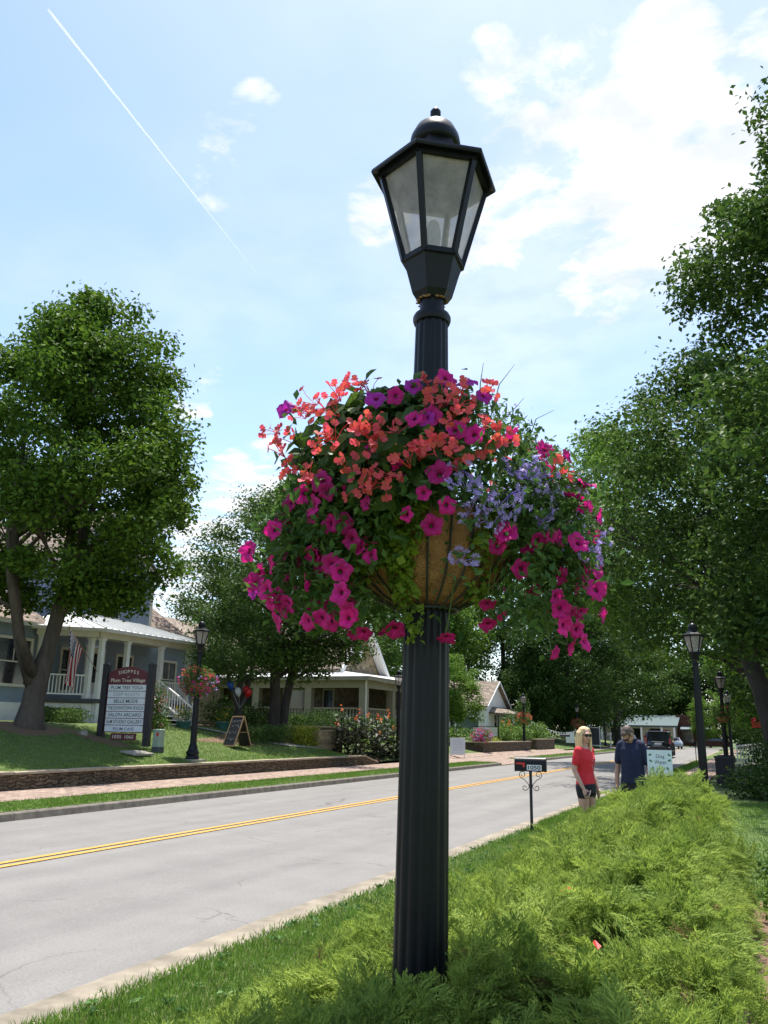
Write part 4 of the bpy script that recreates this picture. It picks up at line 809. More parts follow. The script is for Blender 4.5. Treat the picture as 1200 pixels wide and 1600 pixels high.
ss = [begonia('begonia_cluster', k) for k in range(3)]; us = set()
for i, p in enumerate(BEG): place(ss[i % 3], i < 3, p, .93)
ss = [fanfl('fan_flower_cluster', k) for k in range(3)]
for i, p in enumerate(LIL): place(ss[i % 3], i < 3, p, 1.05)
# flowers round the far side and between, each a small one
def bits(nm, P, n, s, m, asp=.9):
    Q = P[rng.choice(len(P), n)]; Q = C0+(Q-C0)*1.03; Q = np.repeat(Q, 6, 0)+rng.normal(size=(n*6, 3))*.02; leaves(nm, Q, s, m, BK, asp=asp)['kind'] = 'stuff'
back = P[(P @ CV) < -.05]
bits('far_side_petunias', back[back[:, 2] < .6], 70, .04, MT['magenta']); bits('far_side_begonias', back[back[:, 2] > .5], 50, .036, MT['coral'])
frn = P[((P @ CV) > 0)]; bits('small_petunias', frn[(frn[:, 2] < .55) & (frn @ RV < 0)], 26, .034, MT['magenta']); bits('small_fan_flowers', frn[(frn @ RV > .2)], 90, .016, MT['lilac'], .4)
b = MB()
for u, z, du, dz in ((.25, .95, .14, .16), (.33, .85, .1, .1), (.22, .95, .03, .17), (.4, .82, .16, .07)): b.tube([tuple(RV*u+[0, 0, z-.2]), tuple(RV*(u+du*.5)+[0, 0, z+dz*.4]), tuple(RV*(u+du)+[0, 0, z+dz])], [.003, .0025, .001], 4)
b.build('grass_spikes', MT['stem'], BK)
def far_basket(x, y, z, label, cols, n=1100, r=.66, dark=1):
    n = int(n*1.7)
    E = empty('flower_basket', (x, y, z+2.1), label, 'flower basket', 'flower baskets on the lamp posts')
    P = sphere_pts(n, .35)*[r, r, .54]+[0, 0, .40]; P = P[np.hypot(P[:, 0], P[:, 1]) > .1]
    leaves('foliage', P, .085, MT['leaf_a'], E)
    for nm, m, sel, k in cols:
        S = P[sel(P)]; Q = S[rng.choice(len(S), k)]; Q = [0, 0, .42]+(Q-[0, 0, .42])*1.08; leaves(nm, np.repeat(Q, 4, 0)+rng.normal(size=(k*4, 3))*.03, .062, m, E, asp=.9)['kind'] = 'stuff'
    b = MB(); b.lathe([(.1, .08), (.2, .1), (.28, .2), (.32, .36), (.1, .3)], 20, cap=False); b.build('liner', MT['liner'], E, True)
    return E
lo = lambda P: P[:, 2] < .55; hi = lambda P: P[:, 2] > .5; al = lambda P: P[:, 2] > -5
far_basket(-16.9, 23.45, .54, 'round basket of magenta and orange flowers on the lamp post beside the staircase', [('magenta_blossoms', MT['magenta'], lo, 150), ('coral_blossoms', MT['coral'], hi, 60), ('lilac_blossoms', MT['lilac'], lo, 40)], 1100, .62)
far_basket(-17.15, 68.3, .15, 'orange and coral flower basket on the lamp post at the cottage garden wall', [('coral_blossoms', MT['coral'], hi, 120), ('orange_blossoms', MT['orange'], al, 50)], 700, .62)
far_basket(-17.3, 92, .1, 'shaded red flower basket on the lamp post behind the woman', [('red_blossoms', MT['coral'], al, 140)], 700, .7)
far_basket(-1.3, 42, 0, 'dark shaded flower basket on the lamp post beyond the trash bin', [('coral_blossoms', MT['coral'], hi, 12)], 800, .62)
# ------------------------------------------------------------------ blue grey house with the porch
def window(par, plane, c, u0, u1, z0, z1, trim='cream', mull=True, out=1, nm='window'):
    # plane 'x': wall x=c facing +X, u = y ; plane 'y': wall y=c facing -Y, u = x
    def bx(b, a0, a1, q0, q1, d0, d1):
        if plane == 'x': b.box(c+d0, c+d1, a0, a1, q0, q1)
        else: b.box(a0, a1, c-d1, c-d0, q0, q1)
    t = .11; b = MB()
    bx(b, u0-t, u0, z0-t, z1+t, -.02, .06); bx(b, u1, u1+t, z0-t, z1+t, -.02, .06); bx(b, u0, u1, z1, z1+t, -.02, .058); bx(b, u0-.04, u1+.04, z0-t, z0, -.02, .085)
    f = b.build(nm, MT[trim], par, world=True)
    g = MB(); bx(g, u0, u1, z0, z1, -.01, .012); g.build('pane', MT['glassd'], f, world=True)
    if mull:
        s = MB(); bx(s, u0, u1, (z0+z1)/2-.025, (z0+z1)/2+.025, .012, .04); bx(s, (u0+u1)/2-.015, (u0+u1)/2+.015, (z0+z1)/2+.025, z1, .012, .034); s.build('sash', MT[trim], f, world=True)
    return f
def railing(par, p0, p1, z0, z1, n, m, nm='railing', slope=0):
    b = MB(); p0, p1 = Vector((*p0, 0)), Vector((*p1, 0)); za0, za1 = z0, z0-slope
    b.bar((p0.x, p0.y, z1), (p1.x, p1.y, z1-slope), .09, .06); b.bar((p0.x, p0.y, z0), (p1.x, p1.y, z0-slope), .06, .06)
    for k in range(1, n): q = p0.lerp(p1, k/n); dz = slope*k/n; b.cbox(q.x, q.y, (z0+z1)/2-dz, .035, .035, z1-z0-.04)
    return b.build(nm, m, par, world=True)
H = empty('house', (-26.3, 29, 1.6), 'blue grey clapboard house with a white metal porch roof and white columns behind the maple', 'house')
b = MB(); b.box(-38, -27.3, 25.5, 37.4, 1.0, 5.6); b.box(-36, -26.3, 12, 25.6, 2.35, 5.55)
b.box(-37, -28.2, 28, 34.6, 5.55, 9.0); b.prism([(-28.2, 28, 9.0), (-28.2, 34.6, 9.0), (-28.2, 31.3, 11.6)], (-8.8, 0, 0)); b.build('wall', MT['siding'], H, world=True)
b = MB(); b.box(-36.1, -26.22, 11.9, 25.66, 1.0, 2.35)
b.prism([(-24.62, 27.05, 1.2), (-24.62, 33.4, 1.2), (-27.2, 33.4, 1.2), (-27.2, 25.7, 1.2), (-26.2, 25.55, 1.2)], (0, 0, 1.2)); b.build('foundation', MT['white'], H, world=True)
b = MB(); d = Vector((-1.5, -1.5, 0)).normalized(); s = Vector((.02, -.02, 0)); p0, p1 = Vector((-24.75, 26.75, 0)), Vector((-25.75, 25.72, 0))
b.add([p0+s+Vector((0, 0, 1.2)), p1+s+Vector((0, 0, 1.2)), p1+s+Vector((0, 0, 2.2)), p0+s+Vector((0, 0, 2.2))], [(0, 1, 2, 3)]); b.build('crawl_opening_shade', MT['shade'], H, world=True)  # flat sheet on the skirt; its near-black colour stands in for shade inside
b = MB(); b.prism([(-24.35, 27.0, 2.42), (-24.35, 33.5, 2.42), (-27.28, 33.5, 2.42), (-27.28, 25.6, 2.42), (-26.2, 25.3, 2.42), (-26.0, 25.3, 2.42)], (0, 0, .16)); b.build('porch_floor', MT['darkgrey'], H, world=True)
# porch roof: hipped, standing seams
A, B_, C_, D_, F_, G_ = (-24.05, 26.85, 5.40), (-24.05, 33.75, 5.44), (-27.25, 32.6, 6.35), (-27.25, 28.2, 6.35), (-26.05, 24.85, 5.38), (-27.25, 26.6, 6.0)
b = MB(); top = [A, B_, C_, D_, F_, G_, (-27.25, 33.75, 5.46)]
b.add(top, [(0, 1, 2, 3), (1, 6, 2), (4, 0, 3, 5)])
for k in range(1, 17):
    t = k/17; p = Vector(A).lerp(Vector(B_), t); q = Vector(D_).lerp(Vector(C_), t); b.bar(p+Vector((0, 0, .02)), q+Vector((0, 0, .02)), .03, .05)
for k in range(1, 6):
    t = k/6; p = Vector(F_).lerp(Vector(A), t); q = Vector(G_).lerp(Vector(D_), t); b.bar(p+Vector((0, 0, .02)), q+Vector((0, 0, .02)), .03, .05)
b.bar(Vector(A)+Vector((0, 0, .03)), Vector(D_)+Vector((0, 0, .03)), .07, .05); b.bar(Vector(B_)+Vector((0, 0, .03)), Vector(C_)+Vector((0, 0, .03)), .07, .05); b.build('porch_roof', MT['seam'], H, world=True)
b = MB()
for p, q in ((A, B_), (F_, A), (B_, (-27.25, 33.75, 5.44))):
    b.bar(Vector(p)-Vector((0, 0, .075)), Vector(q)-Vector((0, 0, .075)), .05, .13)
b.bar((-24.45, 26.9, 5.17), (-24.45, 33.5, 5.2), .2, .26); b.bar((-24.45, 26.9, 5.17), (-26.1, 25.2, 5.17), .2, .26)
b.prism([(-24.08, 26.9, 5.295), (-24.08, 33.7, 5.33), (-27.2, 33.7, 5.34), (-27.2, 25.0, 5.295), (-26.05, 24.92, 5.295)], (0, 0, .02)); b.build('porch_beam', MT['cream'], H, world=True)
for (x, y) in ((-24.5, 27.2), (-24.78, 26.9), (-24.5, 28.76), (-24.5, 31.05), (-24.5, 33.1), (-26.0, 25.45)):
    b = MB(); b.cbox(x, y, 3.83, .19, .19, 2.5); b.cbox(x, y, 2.68, .25, .25, .2); b.cbox(x, y, 5.0, .25, .25, .1); b.build('column', MT['white'], H, world=True)
b = MB(); b.cbox(-24.5, 27.2, 2.0, .2, .2, 1.1); b.build('corner_post', MT['white'], H, world=True)
railing(H, (-24.85, 26.8), (-26.0, 25.5), 2.75, 3.5, 13, MT['white']); railing(H, (-24.5, 27.3), (-24.5, 28.66), 2.75, 3.5, 11, MT['white']); railing(H, (-24.5, 31.15), (-24.5, 33.0), 2.75, 3.5, 14, MT['white'])
# stairs down to the lawn
b = MB(); n = 7
for k in range(n): z = 2.5-(k+1)*.165; b.box(-24.4+.27*k, -24.4+.27*(k+1)+.03, 28.98, 31.02, z-.04, z); b.box(-24.38+.27*k, -24.4+.27*k+.02, 28.98, 31.02, z, z+.125)
b.build('stair', MT['white'], H, world=True)
for y in (28.95, 31.05):
    railing(H, (-24.4, y), (-22.5, y), 2.72, 3.5, 13, MT['white'], 'stair_rail', 1.16)
    b = MB(); b.cbox(-22.45, y, 1.82, .14, .14, 1.35); b.cbox(-22.45, y, 2.52, .18, .18, .06); b.build('newel_post', MT['white'], H, world=True)
for y0, y1 in ((26.2, 27.1), (27.9, 28.7), (31.4, 32.4), (34.8, 35.8)): window(H, 'x', -27.3, y0, y1, 3.0, 4.7)
f = MB(); f.box(-27.32, -27.22, 29.3, 30.5, 2.58, 4.95); dr = f.build('door', MT['white'], H, world=True)
g = MB(); g.box(-27.215, -27.205, 29.5, 30.3, 3.4, 4.7); g.build('pane', MT['glassd'], dr, world=True); g = MB(); g.ell((-27.18, 30.38, 3.5), (.03, .03, .03)); g.build('handle', MT['iron'], dr, world=True)
window(H, 'x', -26.3, 23.55, 25.15, 3.05, 4.75); window(H, 'x', -26.3, 19.2, 20.8, 3.05, 4.75)
window(H, 'x', -28.2, 30.4, 32.2, 6.6, 8.3)
b = MB(); b.box(-28.24, -28.14, 27.95, 28.12, 5.6, 9.0); b.box(-28.24, -28.14, 34.5, 34.66, 5.6, 9.0); b.box(-26.34, -26.22, 25.48, 25.68, 2.35, 5.4)
for p, q in (((-28.1, 27.6, 8.75), (-28.1, 31.3, 11.75)), ((-28.1, 35.0, 8.75), (-28.1, 31.3, 11.75))): b.bar(p, q, .08, .28)
b.box(-25.98, -25.9, 11.6, 25.9, 5.3, 5.48); b.build('trim', MT['cream'], H, world=True)
b = MB()
for p, q in (((-27.9, 27.5, 8.85), (-27.9, 31.3, 11.85)), ((-27.9, 35.1, 8.85), (-27.9, 31.3, 11.85))):
    b.add([p, q, (q[0]-9.5, q[1], q[2]), (p[0]-9.5, p[1], p[2])], [(0, 1, 2, 3)]); b.add([(p[0], p[1], p[2]+.09), (q[0], q[1], q[2]+.09), (q[0]-9.5, q[1], q[2]+.09), (p[0]-9.5, p[1], p[2]+.09), p, q], [(0, 1, 2, 3), (4, 5, 1, 0)])
b.prism([(-25.9, 11.5, 5.45), (-31, 11.5, 8.2), (-36.4, 11.5, 5.3)], (0, 14.4, 0))
b.prism([(-26.9, 34.4, 5.5), (-32.5, 34.4, 9.2), (-38.3, 34.4, 5.4)], (0, 3.4, 0)); b.build('roof', MT['shingle'], H, world=True)
# flag on the porch corner
FLG = empty('flag', (-24.4, 27.0, 3.65), 'american flag hanging from a slanted pole on the porch corner of the blue grey house', 'flag')
p0 = Vector((0, 0, 0)); p1 = Vector((-.35, -1.5, 1.66)); b = MB(); b.tube([p0, p1], .016, 8); b.ell(tuple(p1), (.035, .035, .035)); b.build('pole', MT['wood'], FLG)
# hoist edge lies along the upper pole, the fly falls free
nu, nv = 40, 13; hoist0, hoist1 = p0.lerp(p1, .97), p0.lerp(p1, .5)
def fpt(u, v):
    a = hoist0.lerp(hoist1, v); fallz = -2.05*u; inw = (v-.5)
    tgt = Vector((p1.x*.7+.02, p1.y*.83-.05, 0)); k = u**.55
    x = a.x*(1-k)+(tgt.x)*k+.09*math.sin(v*9+u*2)*u; y = a.y*(1-k*.8)+(tgt.y+inw*.42)*k*.8+.07*math.cos(v*8+u)*u
    z = a.z+fallz*(1-.12*v)+.15*(v)*u
    return (x, y, z)
b = MB(); V = [fpt(i/nu, j/nv) for i in range(nu+1) for j in range(nv+1)]; F = []; mi = []
for i in range(nu):
    for j in range(nv): F.append((i*(nv+1)+j, i*(nv+1)+j+1, (i+1)*(nv+1)+j+1, (i+1)*(nv+1)+j)); mi.append(2 if (i < nu*.4 and j < 7) else (j % 2))
b.add(V, F); b.mi = mi; fl_ = b.build('cloth', [MT['fred'], MT['fwhite'], MT['fblue']], FLG, True)
b = MB()
for i in range(9):
    for j in range(6 if i % 2 == 0 else 5):
        u = (.6+i*1.0)/9.8*.4; v = ((.55+j+(0 if i % 2 == 0 else .5))/6.2)*7/13; c = Vector(fpt(u, v))
        for sgn in (-1, 1):
            o = Vector((.02*sgn, -.012*sgn, 0)); b.add([c+o+Vector((math.cos(a)*r*.7, math.cos(a)*r*.5, math.sin(a)*r)) for k in range(10) for a, r in [(math.pi/2+k*math.pi/5, .036 if k % 2 == 0 else .015)]], [tuple(range(10))])
b.build('stars', MT['fwhite'], fl_)

# ------------------------------------------------------------------ directory sign on the lawn
SG = empty('directory_sign', (-19.3, 22.87, .98), 'tall maroon directory sign with seven white name panels on the raised lawn', 'sign')
SG.rotation_euler = (0, 0, RAD(8))
for x in (-.87, .87):
    b = MB(); b.cbox(x, 0, 1.25, .2, .2, 2.62); b.lathe([(.15, 0), (.15, .035), (.04, .085), (.005, .1)], 4, (x, 0, 2.56), ph=math.pi/4); b.build('post', MT['iron2'], SG)
b = MB(); arc = [(-.75+1.5*k/20, 0, 2.30+.22*math.sin(math.pi*k/20)**.8) for k in range(21)]
b.prism([(p[0], -.03, p[2]) for p in [(.75, 0, .36), (-.75, 0, .36)]+arc], (0, .06, 0)); bd = b.build('board', MT['maroon'], SG)
rows = [('PLUM TREE YOGA', 1.22, 'ink'), ('DEEP ROOTS', 1.0, 'inkg'), ('BELLE MODE', .92, 'ink'), ('THE DOWNTOWN POOCH', 1.34, 'ink'), ('SALON ARCARO', 1.25, 'ink'), ('SLM STUDIO GALLERY', 1.34, 'ink'), ('PLUM CAFÉ', .78, 'inkp')]
for k, (s_, wd, ik) in enumerate(rows):
    z = 1.82-.222*k; b = MB(); b.box(-.715, .715, -.047, -.03, z-.1, z+.1); pn = b.build('name_panel', MT['signwhite'], SG)
    text(s_, .115, MT[ik], pn, TM(0, -.0495, z+.003), wd, bold=.012)
for i, ch in enumerate('SHOPPES'):
    a = (i-3)*.118; text(ch, .115, MT['goldink'], bd, TM(a, -.0335, 2.36-.35*a*a) @ Matrix.Rotation(-a*.55, 4, 'Z'), bold=.012)
text('of', .06, MT['goldink'], bd, TM(0, -.0335, 2.19)); text('Plum Tree Village', .15, MT['goldink'], bd, TM(0, -.0335, 2.05), 1.3, bold=.015)
b = MB(); b.box(-.46, .46, -.028, .028, .12, .34); nb = b.build('number_board', MT['maroon'], SG); text('1035', .11, MT['goldink'], nb, TM(-.23, -.031, .225), .33, bold=.015); text('1065', .11, MT['goldink'], nb, TM(.23, -.031, .225), .33, bold=.015)
b = MB(); b.box(.62, .7, -.036, -.03, .385, .43); b.build('small_tag', MT['signwhite'], SG)
b = MB()
for x in (-.35, -.1): b.tube([(x, 0, .32), (x, 0, .4)], .008, 6)
b.build('hanger', MT['iron2'], SG)
def sphere_thing(name, loc, r, m, label, cat): b = MB(); b.ell((0, 0, 0), r, 16, 10); o = b.build(name, m, None, True); o.location = loc; tag(o, label, cat); return o
b = MB(); random.seed(3); b.ell((0, 0, .08), (.17, .12, .12), 9, 6); b.v = [(x*(1+.2*math.sin(y*40+z*30)), y*(1+.2*math.sin(x*30)), z) for x, y, z in b.v]; o = b.build('rock', MT['rock'], None); o.location = (-20.35, 22.15, 1.2); tag(o, 'small grey rock at the foot of the left post of the directory sign', 'rock')
# utility boxes in the lawn
PD = empty('utility_pedestal', (-18, 23.05, .76), 'pale green utility pedestal with a red sticker standing on the lawn by the sign', 'utility box')
b = MB(); b.loft([(0, 0, .15, .155, .13), (0, 0, .66, .15, .125)], 16, 8); b.loft([(0, 0, .655, .168, .142), (0, 0, .70, .165, .14), (0, 0, .715, .14, .12)], 16, 8); b.build('cabinet', MT['greenbox'], PD)
b = MB(); b.loft([(0, 0, -.15, .17, .145), (0, 0, .155, .165, .14)], 16, 8); b.build('base', MT['darkgrey'], PD)
b = MB(); b.box(.01, .1, -.139, -.127, .50, .60); b.build('sticker', MT['red'], PD)
b = MB(); b.box(-.28, .28, -.5, .5, 0, .05); b.box(-.24, .24, -.46, .46, .05, .058); b.xf(Matrix.Rotation(RAD(4), 4, 'Z') @ Matrix.Rotation(RAD(9.5), 4, 'Y')); o = b.build('vault_lid', MT['walkstone'], None); o.location = (-17.7, 21.7, .73); tag(o, 'flat grey utility vault lid set in the lawn below the sign', 'utility lid')

# chalkboard A-frame
def aframe(loc, rz, wd, h, label, frame, face, ft, splay=.32, legs=0):
    E = empty('sandwich_board', loc, label, 'sandwich board', None, rz); ps = []
    for s in (-1, 1):
        b = MB(); a = math.atan2(splay, h); Mx = Matrix.Translation((0, 0, h+legs)) @ Matrix.Rotation(s*a, 4, 'X')
        for x in (-wd/2, wd/2): b.box(x-ft/2, x+ft/2, -.018, .018, -h-legs, 0)
        b.box(-wd/2+ft/2, wd/2-ft/2, -.017, .017, -ft, 0); b.box(-wd/2+ft/2, wd/2-ft/2, -.017, .017, -h, -h+ft); b.xf(Mx); f = b.build('frame', frame, E)
        b = MB(); b.box(-wd/2+ft/2, wd/2-ft/2, -.008, .008, -h+ft, -ft); b.xf(Mx); p = b.build('writing_surface', face, f); ps.append((p, Mx))
    b = MB()
    for x in (-wd/2+.02, wd/2-.02): b.bar((x, -splay*.5, h*.5+legs), (x, splay*.5, h*.5+legs), .02, .02)
    b.build('brace', frame, E); return E, ps
CB, ps = aframe((-18.3, 28.2, .80), RAD(-22), .74, 1.2, 'leaning wooden framed black chalkboard on the raised lawn, below the balloons', MT['wood'], MT['chalkb'], .05, .42)
def scribble(p, Mx, wd, h, rows, m, seed, side=-1, lw=.006):
    r = random.Random(seed); b = MB()
    for z in rows:
        x = -wd*.34
        while x < wd*.32:
            l = r.uniform(.05, .1)
            pts_ = [(x+l*t, side*.0105, z+r.uniform(-.5, .5)*h) for t in np.linspace(0, 1, 5)]; b.tube(pts_, lw, 4); x += l+.03
    b.xf(Mx); b.build('chalk_marks', m, p)
scribble(*ps[0], .80, .12, (-.22, -.42, -.66, -.92), MT['chalk'], 3)
WB, ps = aframe((-16.35, 49.0, .05), RAD(20), .85, 1.0, 'white sandwich board with faint writing at the mouth of the side drive', MT['white'], MT['signwhite'], .03, .22, .16)
scribble(*ps[0], .85, .05, (-.15, -.27, -.4, -.55, -.7), MT['chalk'], 5, lw=.005)
# balloons
BA = empty('balloon_bunch', (-20.9, 32.1, 1.5), 'bunch of blue, white and red balloons tied to the small tree behind the chalkboard', 'balloons')
for nm, m, c in (('blue_balloon', 'bblue', (-.35, -.15, 1.86)), ('white_balloon', 'bwhite', (-.1, .1, 1.58)), ('red_balloon', 'bred', (.42, .1, 1.52)), ('red_balloon', 'bred', (.15, .35, 1.66))):
    b = MB(); b.lathe([(.004, -.20), (.02, -.19), (.06, -.15), (.12, -.05), (.145, .05), (.13, .14), (.08, .2), (.02, .225), (.002, .227)], 20, (0, 0, 0)); M_ = Matrix.Translation(c) @ Matrix.Rotation(c[0]*1.1, 4, 'Y') @ Matrix.Rotation(.25, 4, 'X'); b.xf(M_); bo = b.build(nm, m and MT[m], BA, True)
    s = MB(); e = M_ @ Vector((0, 0, -.2)); s.tube([e, e.lerp(Vector((.02, .1, .9)), .5)+Vector((0, 0, -.04)), Vector((.02, .1, .9))], .004, 4); s.build('ribbon', MT['bwhite'], bo)

# ------------------------------------------------------------------ planting along the raised lawn
GZ = lambda x, y: float(lawn_z(x, y))
shrub('round clipped shrub at the foot of the maple, nearer the trunk', -23.3, 23.1, 1.55, .62, .62, .62, 1600, .065, MT['hazel'], group='clipped shrubs by the maple')
shrub('round clipped shrub between the maple and the porch corner', -23.4, 24.6, 1.55, .75, .75, .62, 1900, .065, MT['hazel'], group='clipped shrubs by the maple')
shrub('shrub covered in pale pink flowers beside the directory sign and the stairs', -21.45, 27.0, 1.3, .58, .58, 1.9, 1300, .09, MT['hazel'], name='flowering_shrub', bloom=[(MT['pinkp'], 40)], petal=.075)
shrub('low pale leafy plant at the bottom of the stairs', -21.8, 27.8, 1.4, .5, .5, .6, 350, .09, MT['elm'])
def pot(x, y, z, label):
    E = empty('flower_pot', (x, y, z), label, 'flower pot', 'teal glazed pots by the stairs'); b = MB(); b.lathe([(.2, 0), (.26, .1), (.31, .4), (.33, .42), (.33, .46), (.28, .46), (.27, .38)], 24); b.build('pot', MT['teal'], E, True, angle=40)
    P = sphere_pts(260, .4)*[.36, .36, .36]+[0, 0, .75]; leaves('foliage', P, .09, MT['elm'], E); Q = np.repeat(P[rng.choice(260, 18)]*[1.1, 1.1, 1.06], 4, 0)+rng.normal(size=(72, 3))*.03; leaves('blossoms', Q, .07, MT['yellowp'], E, asp=.9)['kind'] = 'stuff'
pot(-21.9, 29.6, 1.33, 'teal pot of yellow flowers in front of the stair treads'); pot(-21.7, 32.2, 1.35, 'teal pot of flowers to the right of the lamp post by the stairs')
shrub('dark shrub filling the corner right of the porch stairs', -22.6, 33.6, 1.4, 1.0, 1.2, 1.5, 1500, .1, MT['dark']); shrub('second dark shrub between the stairs and the small tree', -22.2, 35.4, 1.4, 1.0, 1.2, 1.3, 1400, .1, MT['dark'])
shrub('bright green clipped hedge running behind the small tree', -23.4, 39.6, 1.5, .6, 4.2, .85, 3600, .09, MT['hedge'], name='hedge', cat='hedge', box=True)
shrub('dark green half of the low hedge in front of the twin trunked tree', -19.1, 31.6, .86, .55, 1.9, .85, 2600, .085, MT['hazel'], name='hedge', cat='hedge', box=True)
shrub('yellow tipped end of the low hedge next to the stone pier', -18.9, 34.4, .75, .6, 1.05, .98, 1800, .095, MT['gold'], name='hedge', cat='hedge', box=True)
shrub('dark shrub under the porch railing of the tan stone house', -23.0, 44.5, 1.3, 1.1, 3.5, 1.3, 2400, .12, MT['dark']); shrub('low dark planting at the porch corner of the tan stone house', -22.2, 50.5, 1.1, 1.2, 2.6, 1.3, 2000, .12, MT['dark'])
E_ = empty('stone_pier', (-18.9, 36.9, .3), 'short tan stone wall end with a flat cap beside the dark canna bed', 'wall'); b = MB(); b.box(-19.15, -18.7, 35.6, 38.2, 0, 1.45); b.build('stonework', MT['tanstone'], E_, world=True); b = MB(); b.box(-19.2, -18.65, 35.55, 38.25, 1.45, 1.52); b.build('capping', MT['capstone'], E_, world=True)
E_ = empty('garden_wall', (-21, 39.5, 1.0), 'low shaded stone garden wall with a pale cap behind the canna bed', 'wall'); b = MB(); b.box(-21.2, -20.85, 36, 46, .5, 1.65); b.build('stonework', MT['drystone'], E_, world=True); b = MB(); b.box(-21.25, -20.8, 35.9, 46.1, 1.65, 1.71); b.build('capping', MT['capstone'], E_, world=True)
# cannas
CN = empty('canna_bed', (-17.4, 39.6, .1), 'clump of tall dark leaved cannas with orange red flowers beyond the low wall end', 'flower bed'); b = MB(); b2 = MB(); b3 = MB(); random.seed(12)
for k in range(95):
    x, y = random.uniform(-1.3, .95), random.uniform(-3.2, 2.6); h = random.uniform(1.1, 2.0)+(.35 if x < -.3 else 0); b3.tube([(x, y, 0), (x+random.uniform(-.1, .1), y, h)], .014, 5)
    for j in range(7):
        z = h*(.08+.13*j); a = random.uniform(0, 6.3); d = Vector((math.cos(a), math.sin(a), random.uniform(.15, .9))).normalized(); s = Vector((-d.y, d.x, 0)).normalized(); l = random.uniform(.4, .65); w_ = random.uniform(.085, .14); c = Vector((x, y, z)); m = c+d*l*.5; e = c+d*l+Vector((0, 0, -.1))
        b.cur = 1 if random.random() < .16 else 0; b.add([c, m-s*w_+Vector((0, 0, .03)), e, m+s*w_+Vector((0, 0, .03)), m-Vector((0, 0, .01))], [(0, 1, 4), (1, 2, 4), (2, 3, 4), (3, 0, 4)])
    if random.random() < .2:
        for q in range(6): c = Vector((x+random.uniform(-.08, .08), y+random.uniform(-.08, .08), h+random.uniform(.05, .32))); d = Vector((random.gauss(0, 1), random.gauss(0, 1), random.gauss(.4, .6))).normalized()*.1; s = d.orthogonal().normalized()*.05; b2.add([c-d*.2, c+s+d*.4, c+d, c-s+d*.4], [(0, 1, 2, 3)])
b.build('leaves', [MT['bronze'], MT['hedge']], CN)['kind'] = 'stuff'; b2.build('blossoms', MT['orange'], CN)['kind'] = 'stuff'; b3.build('stalks', MT['bronze'], CN)['kind'] = 'stuff'

# ------------------------------------------------------------------ tan stone house
S = empty('stone_house', (-29, 56, 1.6), 'tan stone house with a deep shaded porch and a steep stone gable', 'house')
b = MB(); b.box(-40, -26.5, 53.2, 60, 4.6, 5.8); b.prism([(-26.5, 53.2, 5.8), (-26.5, 60, 5.8), (-26.5, 56.6, 9.1)], (-13.5, 0, 0)); b.box(-47, -36, 48.2, 60, 1.0, 6.2); b.build('wall', MT['tanstone'], S, world=True)
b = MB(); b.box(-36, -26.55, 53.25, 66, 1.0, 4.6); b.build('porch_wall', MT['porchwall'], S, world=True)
b = MB(); b.box(-36, -23.9, 52.0, 66, 1.2, 2.1); b.build('porch_floor', MT['capstone'], S, world=True)
b = MB(); zt = 5.05; q = [(-36, 51.5, zt), (-23.4, 51.5, zt), (-23.4, 66, zt), (-26.6, 66, 5.75), (-26.6, 53.2, 5.6), (-36, 53.2, 5.6)]; b.add(q, [(0, 1, 4, 5), (1, 2, 3, 4)]); b.add([(x, y, z-.08) for x, y, z in q], [(0, 1, 4, 5), (1, 2, 3, 4)]); b.build('porch_roof', MT['seam'], S, world=True)
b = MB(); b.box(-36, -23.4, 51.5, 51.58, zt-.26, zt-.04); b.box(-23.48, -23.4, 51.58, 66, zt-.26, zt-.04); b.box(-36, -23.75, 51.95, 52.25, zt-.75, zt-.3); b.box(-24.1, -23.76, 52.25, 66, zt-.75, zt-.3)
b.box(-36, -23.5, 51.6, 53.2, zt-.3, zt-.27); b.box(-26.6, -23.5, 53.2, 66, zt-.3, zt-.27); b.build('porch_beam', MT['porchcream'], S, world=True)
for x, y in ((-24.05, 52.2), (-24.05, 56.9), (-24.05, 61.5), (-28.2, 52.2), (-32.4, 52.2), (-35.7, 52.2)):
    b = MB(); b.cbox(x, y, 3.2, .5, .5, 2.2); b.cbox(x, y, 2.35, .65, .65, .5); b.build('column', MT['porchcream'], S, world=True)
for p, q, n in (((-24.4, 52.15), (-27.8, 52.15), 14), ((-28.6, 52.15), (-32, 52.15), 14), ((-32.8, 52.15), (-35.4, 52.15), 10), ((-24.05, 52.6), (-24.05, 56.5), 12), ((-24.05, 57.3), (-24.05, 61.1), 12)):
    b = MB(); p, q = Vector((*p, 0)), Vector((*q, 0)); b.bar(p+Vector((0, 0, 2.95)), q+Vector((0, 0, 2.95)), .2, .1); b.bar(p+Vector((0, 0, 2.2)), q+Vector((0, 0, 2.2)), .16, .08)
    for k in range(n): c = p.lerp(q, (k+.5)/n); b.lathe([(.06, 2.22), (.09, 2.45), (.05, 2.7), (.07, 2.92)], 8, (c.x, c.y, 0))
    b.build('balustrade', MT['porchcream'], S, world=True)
b = MB(); b.tube([(-23.62, 51.66, 4.8), (-23.72, 51.8, 4.5), (-23.72, 51.84, 4.2), (-23.72, 51.84, 1.4)], .06, 8); b.build('downpipe', MT['cream'], S, world=True)
for x0, x1 in ((-35, -33.5), (-30.8, -29), (-27.6, -26.9)): window(S, 'y', 53.25, x0, x1, 2.4, 4.2, 'porchcream', False)
window(S, 'y', 48.2, -39.9, -38.9, 2.2, 4.4); window(S, 'y', 48.2, -43.4, -42.4, 2.2, 4.4)
v = MB(); v.box(-26.52, -26.42, 56.35, 56.85, 6.5, 7.7); v.build('vent', MT['white'], S, world=True)
